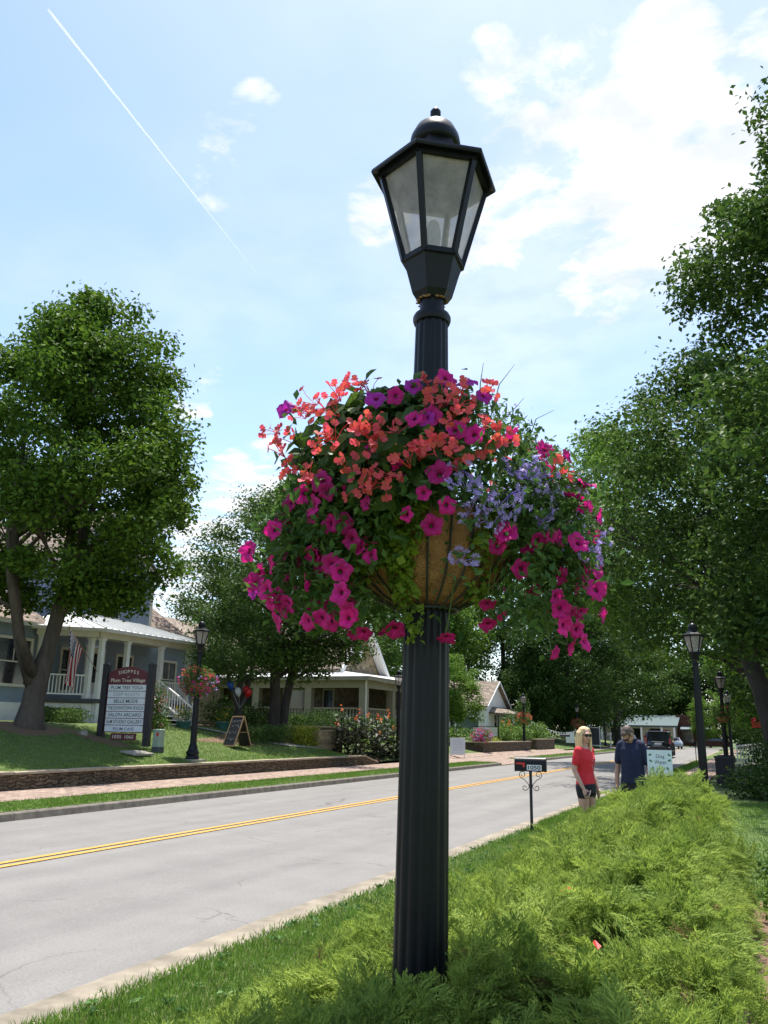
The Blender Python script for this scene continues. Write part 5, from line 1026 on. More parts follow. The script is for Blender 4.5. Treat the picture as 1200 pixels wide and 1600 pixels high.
b = MB(); b.prism([(-26.0, 52.5, 5.4), (-26.0, 56.6, 9.35), (-26.0, 60.7, 5.4), (-26.0, 60.7, 5.62), (-26.0, 56.6, 9.6), (-26.0, 52.5, 5.62)], (-14.5, 0, 0)); b.prism([(-35.6, 47.6, 6.15), (-41.5, 47.6, 9.6), (-47.5, 47.6, 6.15), (-47.5, 47.6, 6.3), (-41.5, 47.6, 9.8), (-35.6, 47.6, 6.3)], (0, 13, 0)); b.build('roof', MT['tanroof'], S, world=True)
b = MB()
for s_ in (1, -1): b.prism([(-25.98, 56.6+s_*4.15, 5.2), (-25.98, 56.6, 9.2), (-25.98, 56.6, 9.66), (-25.98, 56.6+s_*4.15, 5.66)], (.16, 0, 0)); b.prism([(-26.5, 56.6+s_*4.1, 5.3), (-26.5, 56.6, 9.25), (-26.5, 56.6, 9.33), (-26.5, 56.6+s_*4.1, 5.38)], (.5, 0, 0))
b.box(-26.6, -25.9, 60.0, 60.75, 5.2, 5.38); b.build('bargeboard', MT['white'], S, world=True)

# ------------------------------------------------------------------ white cottage, its wall and garden
W_ = empty('cottage', (-28, 87, 1.4), 'small white clapboard cottage with a tan shingle roof across the road', 'house')
b = MB(); b.box(-38, -24, 83, 91, .6, 4.15); b.prism([(-24, 83, 4.15), (-24, 91, 4.15), (-24, 87, 6.5)], (-14, 0, 0)); b.build('wall', MT['wsiding'], W_, world=True)
b = MB(); b.prism([(-23.6, 82.5, 3.95), (-23.6, 87, 6.6), (-23.6, 91.5, 3.95), (-23.6, 91.5, 4.1), (-23.6, 87, 6.78), (-23.6, 82.5, 4.1)], (-15, 0, 0)); b.build('roof', MT['tanroof'], W_, world=True)
b = MB(); b.box(-23.62, -23.5, 82.4, 82.55, 3.9, 4.1); b.box(-24.1, -23.92, 82.93, 83.1, .7, 4.0)
for s_ in (-1, 1): b.bar((-23.55, 87+s_*4.5, 3.98), (-23.55, 87, 6.65), .06, .2)
b.build('trim', MT['white'], W_, world=True)
b = MB(); q = [(-21.4, 84.2, 3.35), (-21.4, 92, 3.35), (-24, 92, 4.1), (-24, 85.4, 4.1), (-24, 84.2, 3.5)]; b.add(q, [(0, 1, 2, 3), (0, 3, 4)]); b.add([(x, y, z-.1) for x, y, z in q], [(0, 1, 2, 3), (0, 3, 4)]); b.box(-21.5, -21.35, 84.2, 92, 3.2, 3.36); b.build('porch_roof', MT['tanroof'], W_, world=True)
for y in (84.5, 87, 89.5, 91.8):
    b = MB(); b.cbox(-21.55, y, 2.2, .16, .16, 2.1); b.build('column', MT['white'], W_, world=True)
b = MB(); b.box(-24, -21.4, 84.2, 92, .6, 1.15); b.build('porch_floor', MT['walkstone'], W_, world=True)
window(W_, 'y', 83, -26.5, -25.9, 1.75, 3.4, 'white'); window(W_, 'y', 83, -31, -30, 1.75, 3.4, 'white'); window(W_, 'x', -24, 86, 87, 1.9, 3.3, 'white')
W_.location.x -= .75
LW = empty('garden_wall', (-17, 63, .1), 'low fieldstone garden wall in front of the white cottage, broken by a gap at the lamp post', 'wall')
b = MB(); b.box(-17.45, -17.0, 56.4, 69.9, -.1, .84); b.box(-21.5, -17.45, 56.4, 56.85, -.1, .84); b.box(-17.45, -17.0, 71.9, 79, -.1, 1.0); b.box(-19, -17.45, 71.9, 72.3, -.1, 1.0); b.build('stonework', MT['drystone'], LW, world=True)
b = MB(); b.box(-17.5, -16.95, 56.35, 69.95, .84, .91); b.box(-21.5, -17.5, 56.35, 56.9, .84, .91); b.box(-17.5, -16.95, 71.85, 79.05, 1.0, 1.07); b.build('capping', MT['capstone'], LW, world=True)
GB = 'green bushes behind the garden wall'
shrub('bright green bush behind the garden wall, left of the magenta flowers', -20.4, 59, .5, 1.9, 1.9, 1.5, 1700, .15, MT['hedge'], group=GB)
shrub('green bush behind the garden wall, left of the lamp post', -18.6, 67.2, .5, 1.1, 1.5, 1.5, 1500, .15, MT['hedge'], group=GB)
shrub('green bush behind the garden wall, right of the lamp post', -18.5, 72.6, .5, 1.0, 1.7, 1.6, 1500, .15, MT['hedge'], group=GB)
shrub('rounded bright bush at the far end of the garden wall', -18.4, 78, .5, 1.2, 1.9, 1.9, 1500, .16, MT['hedge'], group=GB)
shrub('dark shrub with white blossom in front of the cottage porch', -21.2, 80.5, .8, 1.5, 1.5, 2.5, 1700, .17, MT['hazel'], bloom=[(MT['white'], 14)], petal=.1)
shrub('tall thin leafy shrub with pale flowers next to the cottage lamp post', -19.3, 76.5, .6, .8, .8, 4.2, 900, .17, MT['hazel'], bloom=[(MT['white'], 12)], petal=.1)
shrub('clump of orange lilies behind the garden wall', -19.4, 71, .5, .7, .7, 1.9, 420, .16, MT['elm'], name='lily_clump', cat='flowers', bloom=[(MT['orange'], 40)], petal=.12)
shrub('mass of magenta and violet flowers spilling over the corner of the garden wall', -17.35, 57.2, .85, .75, .95, .85, 900, .1, MT['leaf_a'], name='petunia_clump', cat='flowers', bloom=[(MT['magenta'], 120), (MT['lilac'], 45)], petal=.085)
shrub('low yellow green ground plants inside the garden wall', -18.7, 62.5, .5, 1.0, 2.6, .75, 900, .12, MT['gold'], bloom=[(MT['coral'], 12)], petal=.07)
GS = empty('board_sign', (-22.8, 71, 1.1), 'grey green board sign with an arched white edge in front of the cottage', 'sign', rz=0)
b = MB(); arc = [(-1.0+2.0*k/14, -.04, 1.45+.28*math.sin(math.pi*k/14)) for k in range(15)]; b.prism([(1.0, -.04, .35), (-1.0, -.04, .35)]+arc, (0, .08, 0)); b.build('board', MT['slate'], GS)
b = MB()
for (p, q) in zip(arc, arc[1:]): b.bar((p[0], 0, p[2]+.02), (q[0], 0, q[2]+.02), .11, .05)
b.build('edge', MT['white'], GS)
for x in (-1.06, 1.06): b = MB(); b.cbox(x, 0, .7, .12, .12, 1.8); b.build('post', MT['white'], GS)
HS = empty('yard_sign', (-18.4, 65.2, .5), 'white board hung from a thin dark post behind the garden wall', 'sign', rz=RAD(10)); b = MB(); b.box(-2.0, -.1, -.02, .02, .75, 1.4); b.build('board', MT['signwhite'], HS); b = MB(); b.cbox(0, 0, 1.1, .1, .1, 2.6); b.bar((-2.0, 0, 1.48), (0, 0, 1.48), .05, .05); b.build('post', MT['iron2'], HS)
# small things along the far pavement
def mailbox(loc, rz, label, pm, bm, h=1.02, L=.53, flag=True, scroll=True, number=None):
    E = empty('mailbox', loc, label, 'mailbox', None, rz); b = MB(); b.loft([(0, 0, -.1, .024, .024), (0, 0, h-.005, .024, .024)], 12, 8); b.build('post', pm, E)
    arcp = [(0, .1*math.cos(math.pi*k/12), h+.14+.1*math.sin(math.pi*k/12)) for k in range(13)]; poly = [(-L/2, y, z) for _, y, z in arcp]+[(-L/2, -.1, h), (-L/2, .1, h)]
    b = MB(); b.prism(poly, (L, 0, 0)); bx_ = b.build('box', bm, E)
    b = MB(); b.prism([(L/2, y*1.06, h+(z-h)*1.035-.004) for _, y, z in poly], (.022, 0, 0)); b.build('door', bm, bx_)
    b = MB(); b.prism([(-L/2-.012, y*1.04, h+(z-h)*1.02-.003) for _, y, z in poly], (.012, 0, 0)); b.build('back_panel', bm, bx_)
    if flag: b = MB(); b.box(-L*.47, -L*.17, -.113, -.104, h+.115, h+.142); b.box(-L*.24, -L*.17, -.113, -.104, h+.07, h+.116); b.build('flag', MT['red'], E)
    if number: b = MB(); b.box(-.05, .20, -.107, -.1, h+.02, h+.11); p = b.build('number_plate', MT['signwhite'], E); text(number, .066, MT['shade'], p, TM(.075, -.109, h+.065), .215, bold=.022)
    if scroll:
        b = MB()
        def spiral(c, r0, a0, a1, n=18): return [Vector((c[0]+(r0*(1-.62*k/n))*math.cos(a0+(a1-a0)*k/n), 0, c[1]+(r0*(1-.62*k/n))*math.sin(a0+(a1-a0)*k/n))) for k in range(n+1)]
        for s in (-1, 1):
            sp = [Vector((s*p.x, 0, p.z)) for p in spiral((.135, h-.055), .062, -1.2, 6.0)]; st = [Vector((s*.022, 0, h-.26)), Vector((s*.05, 0, h-.2)), Vector((s*.11, 0, h-.14))]; b.tube(st+sp, .0065, 6)
            sp = [Vector((s*p.x, 0, p.z)) for p in spiral((.1, h-.27), .05, -2.6, 3.4)]; b.tube([Vector((s*.02, 0, h-.2)), Vector((s*.028, 0, h-.26))]+sp, .0065, 6)
        b.build('scrollwork', pm, E)
    return E
mailbox((-3.62, 14.8, 0), RAD(8), 'black mailbox with number plate 1050, red flag and scroll brackets on the verge', MT['iron2'], MT['iron'], .95, .50, number='1050')
mailbox((-17, 83.6, 0), 0, 'plain grey mailbox on a dark post across the road behind the woman', MT['iron2'], MT['darkgrey'], 1.25, .95, False, False)
mailbox((-3.5, 57, 0), RAD(90), 'small dark mailbox on the right verge far beyond the trash bin', MT['iron2'], MT['iron'], 1.0, .5, False, False)
P_ = empty('poster_board', (-17.1, 86.8, .1), 'white poster on a stand beside the grey mailbox', 'sign'); b = MB(); b.box(-.42, .42, -.02, .02, .55, 1.6); b.build('board', MT['signwhite'], P_); b = MB(); [b.cbox(x, .03, .6, .04, .04, 1.3) for x in (-.35, .35)]; b.build('legs', MT['iron2'], P_)
P_ = empty('notice_frame', (-16.9, 98, .1), 'dark panel in a white frame standing by the road beyond the woman', 'display board'); b = MB(); b.box(-.85, .85, -.02, .02, .25, 2.1); b.build('panel', MT['darkgrey'], P_); b = MB(); b.box(-.95, -.85, -.05, .05, 0, 2.2); b.box(.85, .95, -.05, .05, 0, 2.2); b.box(-.85, .85, -.05, .05, 2.1, 2.2); b.box(-.85, .85, -.05, .05, .2, .28); b.build('frame', MT['white'], P_)
P_ = empty('marker_post', (-15.6, 103, .05), 'short white post with a small box head at the road edge behind the man', 'post'); b = MB(); b.cbox(0, 0, .75, .16, .16, 1.6); b.build('post', MT['white'], P_); b = MB(); b.cbox(-.15, 0, 1.55, .5, .25, .35); b.build('head', MT['white'], P_)
PS = empty('pennant_string', (-19, 84, 0), 'string of small white pennants sagging in the shade beyond the cottage', 'bunting'); A0, A1 = Vector((-1.2, -1, 2.7)), Vector((2.4, 12, 2.6)); b = MB(); ct = MB()
cps = [A0.lerp(A1, k/24)+Vector((0, 0, -1.0*math.sin(math.pi*k/24))) for k in range(25)]; ct.tube(cps, .012, 4); ct.build('cord', MT['white'], PS)
for k in range(24): c = cps[k].lerp(cps[k+1], .5); d = (cps[k+1]-cps[k]).normalized(); b.add([c-d*.15, c+d*.15, c+Vector((0, 0, -.32)), c+Vector((.01, 0, -.15))], [(0, 1, 3), (1, 2, 3), (2, 0, 3)])
b.build('pennants', MT['white'], PS); b = MB(); b.cbox(A0.x, A0.y, 1.4, .08, .08, 2.8); b.cbox(A1.x, A1.y, 1.4, .08, .08, 2.8); b.build('poles', MT['iron2'], PS)
# ------------------------------------------------------------------ right-hand pavement
TB = empty('trash_bin', (-1.0, 30.5, 0), 'dark square slatted trash bin on the right pavement between two lamp posts', 'trash bin')
b = MB()
for k in range(8):
    for s in (-1, 1): b.cbox(-.25+.0715*k, s*.28, .5, .05, .02, .82); b.cbox(s*.28, -.25+.0715*k, .5, .02, .05, .82)
b.build('slats', MT['iron2'], TB); b = MB(); b.cbox(0, 0, .5, .5, .5, .78); b.build('liner', MT['shade'], TB); b = MB(); b.cbox(0, 0, .93, .64, .64, .06); b.cbox(0, 0, .06, .6, .6, .06); b.lathe([(.25, .96), (.2, 1.0), (.16, 1.0)], 20, cap=False); b.build('rim', MT['iron2'], TB)
PF = empty('picket_fence', (.3, 41, 0), 'short white picket railing running down to the right pavement in the shade', 'fence')
b = MB(); p0, p1 = Vector((-.75, 38.5, 0)), Vector((1.6, 42.5, 0))
for k in range(22): q = p0.lerp(p1, k/21); b.cbox(q.x, q.y, .75+.012*k, .05, .05, 1.0)
b.build('pickets', MT['white'], PF, world=False)
for o in PF.children:
    for v in o.data.vertices: v.co.x -= .3; v.co.y -= 41
b = MB(); b.bar((-1.05, -2.5, 1.18), (1.3, 1.5, 1.44), .08, .06); b.bar((-1.05, -2.5, .4), (1.3, 1.5, .66), .06, .06); b.build('rails', MT['white'], PF)
KW = empty('garden_wall', (-.2, 33, 0), 'low grey block wall beside the trash bin at the foot of the picket railing', 'wall'); b = MB(); b.box(-.55, 3, -.2, .1, 0, .55); b.build('stonework', MT['walkstone'], KW); b = MB(); b.box(-.6, 3, -.25, .15, .55, .61); b.build('capping', MT['capstone'], KW)
RC = empty('cottage', (5, 36, 0), 'shaded grey cottage with a dark porch half hidden behind trees at the right edge', 'house')
b = MB(); b.box(-2.6, 6, -1, 9, 0, 4.2); b.build('wall', MT['siding'], RC); b = MB(); b.prism([(-4.3, -1.6, 3.4), (1.7, -1.6, 6.6), (7, -1.6, 3.4), (7, -1.6, 3.6), (1.7, -1.6, 6.85), (-4.3, -1.6, 3.6)], (0, 11, 0)); b.build('roof', MT['shingle'], RC)
for y in (-1.3, 2, 5): b = MB(); b.cbox(-4.1, y, 1.7, .16, .16, 3.4); b.build('column', MT['white'], RC)
b = MB(); b.box(-2.66, -2.6, 1, 2.2, 1, 3); b.build('window', MT['glassd'], RC)
AW = empty('awning_stall', (.9, 66, 0), 'small stall with a bright red awning on the right pavement in the distance', 'stall')
b = MB(); b.prism([(-1.1, -1, 2.2), (-1.1, 1, 2.2), (-1.1, 1, 2.65), (-1.1, 0, 2.9), (-1.1, -1, 2.65)], (2.2, 0, 0)); b.build('awning', MT['red'], AW); b = MB(); [b.cbox(x, y, 1.1, .06, .06, 2.2) for x in (-1, 1) for y in (-.9, .9)]; b.box(-1, 1, -.7, .7, .8, .88); b.build('stand', MT['iron2'], AW)
SHG = 'dark shrubs under the right hand trees'
shrub('dark shrub in deep shade right of the trash bin', .7, 30.5, 0, 1.1, 1.3, 1.5, 1500, .1, MT['dark'], group=SHG); shrub('lighter leafy shrub by the picket railing', .35, 44, 0, 1.1, 1.6, 2.2, 1300, .12, MT['hazel'], group=SHG)
shrub('low dark shrub at the edge of the shaded lawn beyond the juniper', -.05, 25.2, 0, .9, 1.0, .85, 1300, .09, MT['dark'], group=SHG); shrub('dark shrub at the right edge of the shaded lawn', 1.3, 24, 0, 1.2, 1.4, 1.3, 1500, .1, MT['dark'], group=SHG)
shrub('dark shrub under the leaning trunk', 1.2, 34.5, 0, 1.3, 1.2, 1.9, 1500, .11, MT['dark'], group=SHG)
shrub('small pale leafy plant in the mulch at the right edge, beside the juniper', .13, 8.7, 0, .22, .3, .42, 240, .06, MT['elm'], name='garden_plant', cat='plant'); shrub('weedy green plant in the bark mulch at the right edge, behind the pale one', .12, 10.2, 0, .25, .35, .5, 260, .06, MT['hazel'], name='garden_plant', cat='plant')
PL = empty('path_light', (.13, 12.3, 0), 'small black garden path light at the right edge of the lawn', 'path light'); b = MB(); b.lathe([(.02, 0), (.02, .3), (.05, .32), (.05, .46), (.09, .47), (.07, .5), (.02, .55), (.004, .56)], 14); b.build('body', MT['iron'], PL, True, angle=40)
# hand-lettered sign at the end of the juniper
DW = empty('paper_sign', (-1.25, 12.55, .06), 'pale green and white paper sign reading Dog Water at the far end of the juniper', 'sign', None, RAD(5))
b = MB(); b.box(-.165, .165, -.006, .006, 1.0, 1.335); sb = b.build('sheet', MT['paper'], DW); b = MB(); b.cbox(0, .02, .65, .03, .02, 1.3); b.build('stake', MT['wood'], DW)
text('Dog', .06, MT['darkgrey'], sb, TM(.01, -.0075, 1.245), .11); text('Water', .05, MT['darkgrey'], sb, TM(.01, -.0075, 1.175), .16)
b = MB(); random.seed(2)
for x, z, a in ((-.125, 1.27, .5), (-.12, 1.19, -.5), (.13, 1.27, 2.6), (.13, 1.2, 3.6), (-.1, 1.09, .9), (.1, 1.09, 2.2)):
    for k in (-.5, 0, .5):
        d = Vector((math.cos(a+k), 0, math.sin(a+k)))*.05; s = Vector((-d.z, 0, d.x))*.3; c = Vector((x, -.0072, z)); b.add([c-d*.5, c+s, c+d*.6, c-s], [(0, 1, 2, 3)])
b.build('leaf_print', MT['leafprint'], sb)

# ------------------------------------------------------------------ people
def hand(b, w_, d, side, curl=.9, s=1.0):
    # palm, four unequal bent fingers and a thumb; d = direction the forearm points, side = towards the thumb
    d = Vector(d).normalized(); sd_ = Vector(side); sd_ = (sd_-d*sd_.dot(d)).normalized(); nrm = d.cross(sd_).normalized(); w_ = Vector(w_); k = s
    b.tube([w_, w_+d*.035*k, w_+d*.085*k], [.024*k, .036*k, .036*k], 10, ell=(1, .6) if abs(nrm.z) < .7 else (1, .8))
    for off, l in ((.027, .068), (.009, .078), (-.009, .072), (-.026, .056)):
        p = w_+d*.085*k+sd_*off*k; q = p+(d*math.cos(curl*.4)+nrm*math.sin(curl*.4))*l*.45*k; r = q+(d*math.cos(curl)+nrm*math.sin(curl))*l*.32*k; t = r+(d*math.cos(curl*1.4)+nrm*math.sin(curl*1.4))*l*.25*k; b.tube([p, q, r, t], [.009*k, .0088*k, .008*k, .006*k], 8)
    p = w_+d*.025*k+sd_*.028*k; q = p+(d*.6+sd_*.8)*.035*k; b.tube([p, q, q+(d*.9+sd_*.3+nrm*.3)*.034*k], [.013*k, .0105*k, .008*k], 8)
def ball_chain(b, ptsr, n=12):
    b.tube([p for p, _ in ptsr], [r for _, r in ptsr], n)
    for p, r in ptsr: b.ell(p, (r, r, r), 10, 8)
def head(b, c, M, s=1.0):
    c = Vector(c); E_ = lambda o, r: b.ell(c+M @ (Vector(o)*s), tuple(x*s for x in r), 16, 12, M)
    E_((0, -.012, .022), (.075, .094, .092)); E_((0, .018, -.03), (.058, .074, .088)); E_((0, .052, -.085), (.032, .032, .026)); E_((0, .098, -.022), (.013, .02, .016)); E_((0, .088, .0), (.009, .014, .03))
    E_((0, .084, .03), (.05, .014, .012)); E_((0, .088, -.058), (.022, .01, .009))
    for q in (-1, 1): E_((q*.078, -.005, -.012), (.012, .024, .034)); E_((q*.036, .07, -.03), (.026, .022, .026))
def build_person(loc, facing, label, sk, parts):
    E = empty('person', loc, label, 'person', None, math.atan2(facing[1], facing[0])-math.pi/2)
    return E
# the woman: weight on both feet, right arm hanging with a phone, face turned to the right of the view
WM = build_person((-2.24, 12.35, 0), (.93, -.38), 'blond woman in a red top, black shorts and sunglasses holding a phone', None, None)
b = MB()
for s in (-1, 1):
    ball_chain(b, [((s*.085, 0, .86), .092), ((s*.09, .012, .68), .078), ((s*.085, .018, .48), .054), ((s*.088, -.005, .34), .054), ((s*.082, -.02, .09), .036)]); b.tube([(s*.082, -.05, .035), (s*.085, .02, .05), (s*.09, .12, .03)], [.036, .038, .03], 10, ell=(1, .75))
b.loft([(0, 0, .80, .13, .1), (0, 0, .9, .165, .115), (0, 0, 1.02, .125, .092), (0, 0, 1.15, .14, .105), (0, .01, 1.26, .155, .115), (0, 0, 1.36, .15, .085), (0, 0, 1.41, .07, .06)], 24)
ball_chain(b, [((0, -.005, 1.38), .058), ((0, .01, 1.5), .05)])
ra = [((.165, -.005, 1.355), .052), ((.20, -.03, 1.22), .043), ((.215, -.045, 1.10), .037), ((.21, .02, .98), .034), ((.20, .09, .86), .024)]; la = [((-.165, -.005, 1.355), .052), ((-.205, -.03, 1.22), .043), ((-.215, -.04, 1.09), .036), ((-.205, .03, .97), .033), ((-.19, .08, .85), .024)]
ball_chain(b, ra); ball_chain(b, la); hand(b, ra[-1][0], (-.03, .35, -.9), (-.2, .9, .3), -.9, .95); hand(b, la[-1][0], (.05, .2, -.95), (.3, .9, .2), .7, .95)
HM = Matrix.Rotation(RAD(-26), 3, 'Z') @ Matrix.Rotation(RAD(-6), 3, 'X'); head(b, (0, .02, 1.575), HM, .98)
body = link_mesh('body', voxel(b, .0075, 3), MT['skin'], WM)
b = MB(); b.loft([(0, 0, .90, .178, .128), (0, 0, .97, .165, .12), (0, 0, 1.05, .138, .105), (0, .003, 1.15, .152, .118), (0, .014, 1.25, .168, .132), (0, .005, 1.33, .17, .105), (0, -.005, 1.39, .12, .075), (0, -.01, 1.405, .075, .06)], 28)
for s in (-1, 1): ball_chain(b, [((s*.12, -.004, 1.37), .055), ((s*.162, -.005, 1.36), .064), ((s*.19, -.02, 1.27), .06), ((s*.20, -.03, 1.20), .056)])
link_mesh('top', voxel(b, .009, 4), MT['redtee'], WM)
b = MB(); b.loft([(0, 0, .80, .165, .125), (0, 0, .88, .182, .132), (0, 0, .96, .165, .12)], 24)
for s in (-1, 1): ball_chain(b, [((s*.088, 0, .86), .1), ((s*.092, .006, .80), .094), ((s*.093, .01, .77), .09)])
link_mesh('shorts', voxel(b, .009, 3), MT['blackc'], WM)
b = MB(); hc = Vector((0, .02, 1.575)); hp = lambda x, y, z: hc+HM @ Vector((x, y, z))
b.ell(hp(0, -.03, .03), (.089, .095, .092), 18, 12, HM)
for s in (-1, 1):
    for dx, dy, rr_ in ((0, 0, .03), (.012, -.045, .034), (-.012, .028, .02)):
        ball_chain(b, [(hp(s*(.045+dx*.3), .0+dy, .08), .026), (hp(s*(.078+dx), .0+dy, .02), rr_), (hp(s*(.09+dx), -.005+dy, -.08), rr_), (hp(s*(.088+dx), .01+dy, -.18), rr_*.95), (hp(s*(.075+dx), .035+dy, -.27), rr_*.7), (hp(s*(.07+dx), .045+dy, -.33), rr_*.3)])
ball_chain(b, [(hp(0, -.09, .0), .07), (hp(0, -.1, -.12), .065), (hp(.02, -.095, -.24), .04)])
link_mesh('hair', voxel(b, .007, 2), MT['blond'], WM)
def shades(par, hc, HM, s=1):
    b = MB()
    for q in (-1, 1):
        lens = [(q*.033+.030*math.cos(a), .099-.35*abs(q*.033+.03*math.cos(a))**1.6, .008+.021*math.sin(a)) for a in np.linspace(0, 2*math.pi, 13)[:-1]]
        b.prism([hc+HM @ Vector(p) for p in lens], HM @ Vector((0, .006, 0))); b.bar(hc+HM @ Vector((q*.062, .094, .014)), hc+HM @ Vector((q*.08, -.005, .008)), .005, .008)
    b.bar(hc+HM @ Vector((-.01, .101, .014)), hc+HM @ Vector((.01, .101, .014)), .006, .006); b.build('sunglasses', MT['lens'], par)
shades(WM, hc, HM); b = MB(); b.ell(hc+HM @ Vector((0, .094, -.058)), (.019, .006, .008), 10, 6, HM); b.build('lips', MT['lip'], WM, True)
b = MB()
for s in (-1, 1): b.tube([(s*.082, -.055, .03), (s*.085, .03, .045), (s*.09, .13, .03)], [.042, .044, .036], 10, ell=(1, .8))
b.build('shoes', MT['shoe'], WM, True)
b = MB(); random.seed(8)
for z in (1.14, 1.17, 1.20, 1.23, 1.26): b.ell((random.uniform(-.01, .01), .141 if z > 1.2 else .128, z), (.012, .004, .009), 6, 4)
b.build('print', MT['inkg'], WM)
PH = empty('mobile_phone', (0, 0, 0), 'pale pink mobile phone in the hand of the woman in red', 'phone'); b = MB(); b.loft([(0, 0, -.004, .038, .075), (0, 0, .004, .038, .075)], 20, 8); b.build('case', MT['pinkcase'], PH)
b = MB(); b.box(-.033, .033, -.068, .068, .004, .005); b.build('screen', MT['lens'], PH)
bpy.context.view_layer.update()
PH.matrix_world = Matrix.Translation(WM.matrix_world @ Vector((.215, .165, .80))) @ Matrix.Rotation(WM.rotation_euler.z, 4, 'Z') @ Matrix.Rotation(RAD(62), 4, 'Y') @ Matrix.Rotation(RAD(35), 4, 'X')
# the man: looking down, arms hanging
MN = build_person((-1.72, 13.35, 0), (-.22, -.97), 'man in a navy polo shirt and sunglasses looking down behind the juniper', None, None)
b = MB()
for s in (-1, 1):
    ball_chain(b, [((s*.095, 0, .9), .1), ((s*.1, .012, .7), .085), ((s*.1, .02, .5), .062), ((s*.1, -.005, .35), .06), ((s*.1, -.02, .09), .042)]); b.tube([(s*.1, -.06, .035), (s*.1, .02, .055), (s*.11, .15, .03)], [.04, .044, .034], 10, ell=(1, .75))
b.loft([(0, 0, .84, .15, .11), (0, 0, .95, .17, .12), (0, 0, 1.1, .16, .115), (0, .0, 1.25, .18, .125), (0, .0, 1.38, .19, .12), (0, .0, 1.46, .17, .09), (0, .01, 1.5, .08, .07)], 24)
ball_chain(b, [((0, .0, 1.46), .068), ((0, .055, 1.56), .06)])
ra = [((.185, 0, 1.44), .06), ((.225, -.01, 1.3), .052), ((.248, -.02, 1.16), .043), ((.25, .03, 1.03), .04), ((.24, .08, .89), .029)]; la = [((-.185, 0, 1.44), .06), ((-.225, -.02, 1.3), .052), ((-.25, -.035, 1.16), .043), ((-.265, .01, 1.03), .04), ((-.265, .05, .9), .029)]
ball_chain(b, ra); ball_chain(b, la); hand(b, ra[-1][0], (-.05, .2, -.95), (-.3, .9, .2), -.7, 1.05); hand(b, la[-1][0], (.02, .15, -.97), (.3, .9, .2), .7, 1.05)
HM = Matrix.Rotation(RAD(-26), 3, 'Z') @ Matrix.Rotation(RAD(-60), 3, 'X'); hc = Vector((0, .135, 1.595)); head(b, hc, HM, 1.03)
link_mesh('body', voxel(b, .0075, 3), MT['skin2'], MN)
b = MB(); b.loft([(0, 0, .90, .20, .142), (0, 0, 1.0, .192, .14), (0, 0, 1.1, .182, .135), (0, .004, 1.25, .186, .14), (0, .004, 1.38, .195, .13), (0, .0, 1.455, .165, .1), (0, .005, 1.5, .11, .085), (0, .015, 1.525, .085, .08)], 28)
for s in (-1, 1): ball_chain(b, [((s*.12, 0, 1.465), .062), ((s*.175, 0, 1.44), .07), ((s*.215, -.008, 1.34), .066), ((s*.238, -.014, 1.215), .063)])
link_mesh('polo_shirt', voxel(b, .009, 4), MT['navy'], MN)
b = MB(); ring = [Vector((.082*math.cos(a), .02+.078*math.sin(a), 1.535+.012*math.sin(a)*-1)) for a in np.linspace(0, 2*math.pi, 19)]; b.tube(ring, .016, 6, ell=(.7, 1.4)); b.build('collar', MT['navy'], MN, True)
b = MB(); b.loft([(0, 0, .8, .18, .13), (0, 0, .95, .19, .135)], 24)
for s in (-1, 1): ball_chain(b, [((s*.098, 0, .86), .11), ((s*.102, .01, .7), .1), ((s*.102, .015, .5), .092)])
link_mesh('shorts', voxel(b, .01, 3), MT['blackc'], MN)
b = MB(); hp = lambda x, y, z: hc+HM @ Vector((x, y, z)); b.ell(hp(0, -.028, .045), (.084, .098, .078), 18, 12, HM); b.ell(hp(0, -.055, .0), (.081, .066, .085), 16, 10, HM); b.ell(hp(.0, .035, .088), (.06, .05, .03), 12, 8, HM)
for s in (-1, 1): b.ell(hp(s*.074, .012, .03), (.012, .03, .04), 10, 8, HM)
link_mesh('hair', voxel(b, .006, 2), MT['brownh'], MN); shades(MN, hc, HM)
b = MB()
for s in (-1, 1): b.tube([(s*.1, -.07, .03), (s*.1, .03, .05), (s*.11, .165, .03)], [.046, .05, .04], 10, ell=(1, .8))
b.build('shoes', MT['darkgrey'], MN, True)
MN.scale = (.93, .95, 1); WM.scale = (.95, .95, 1)
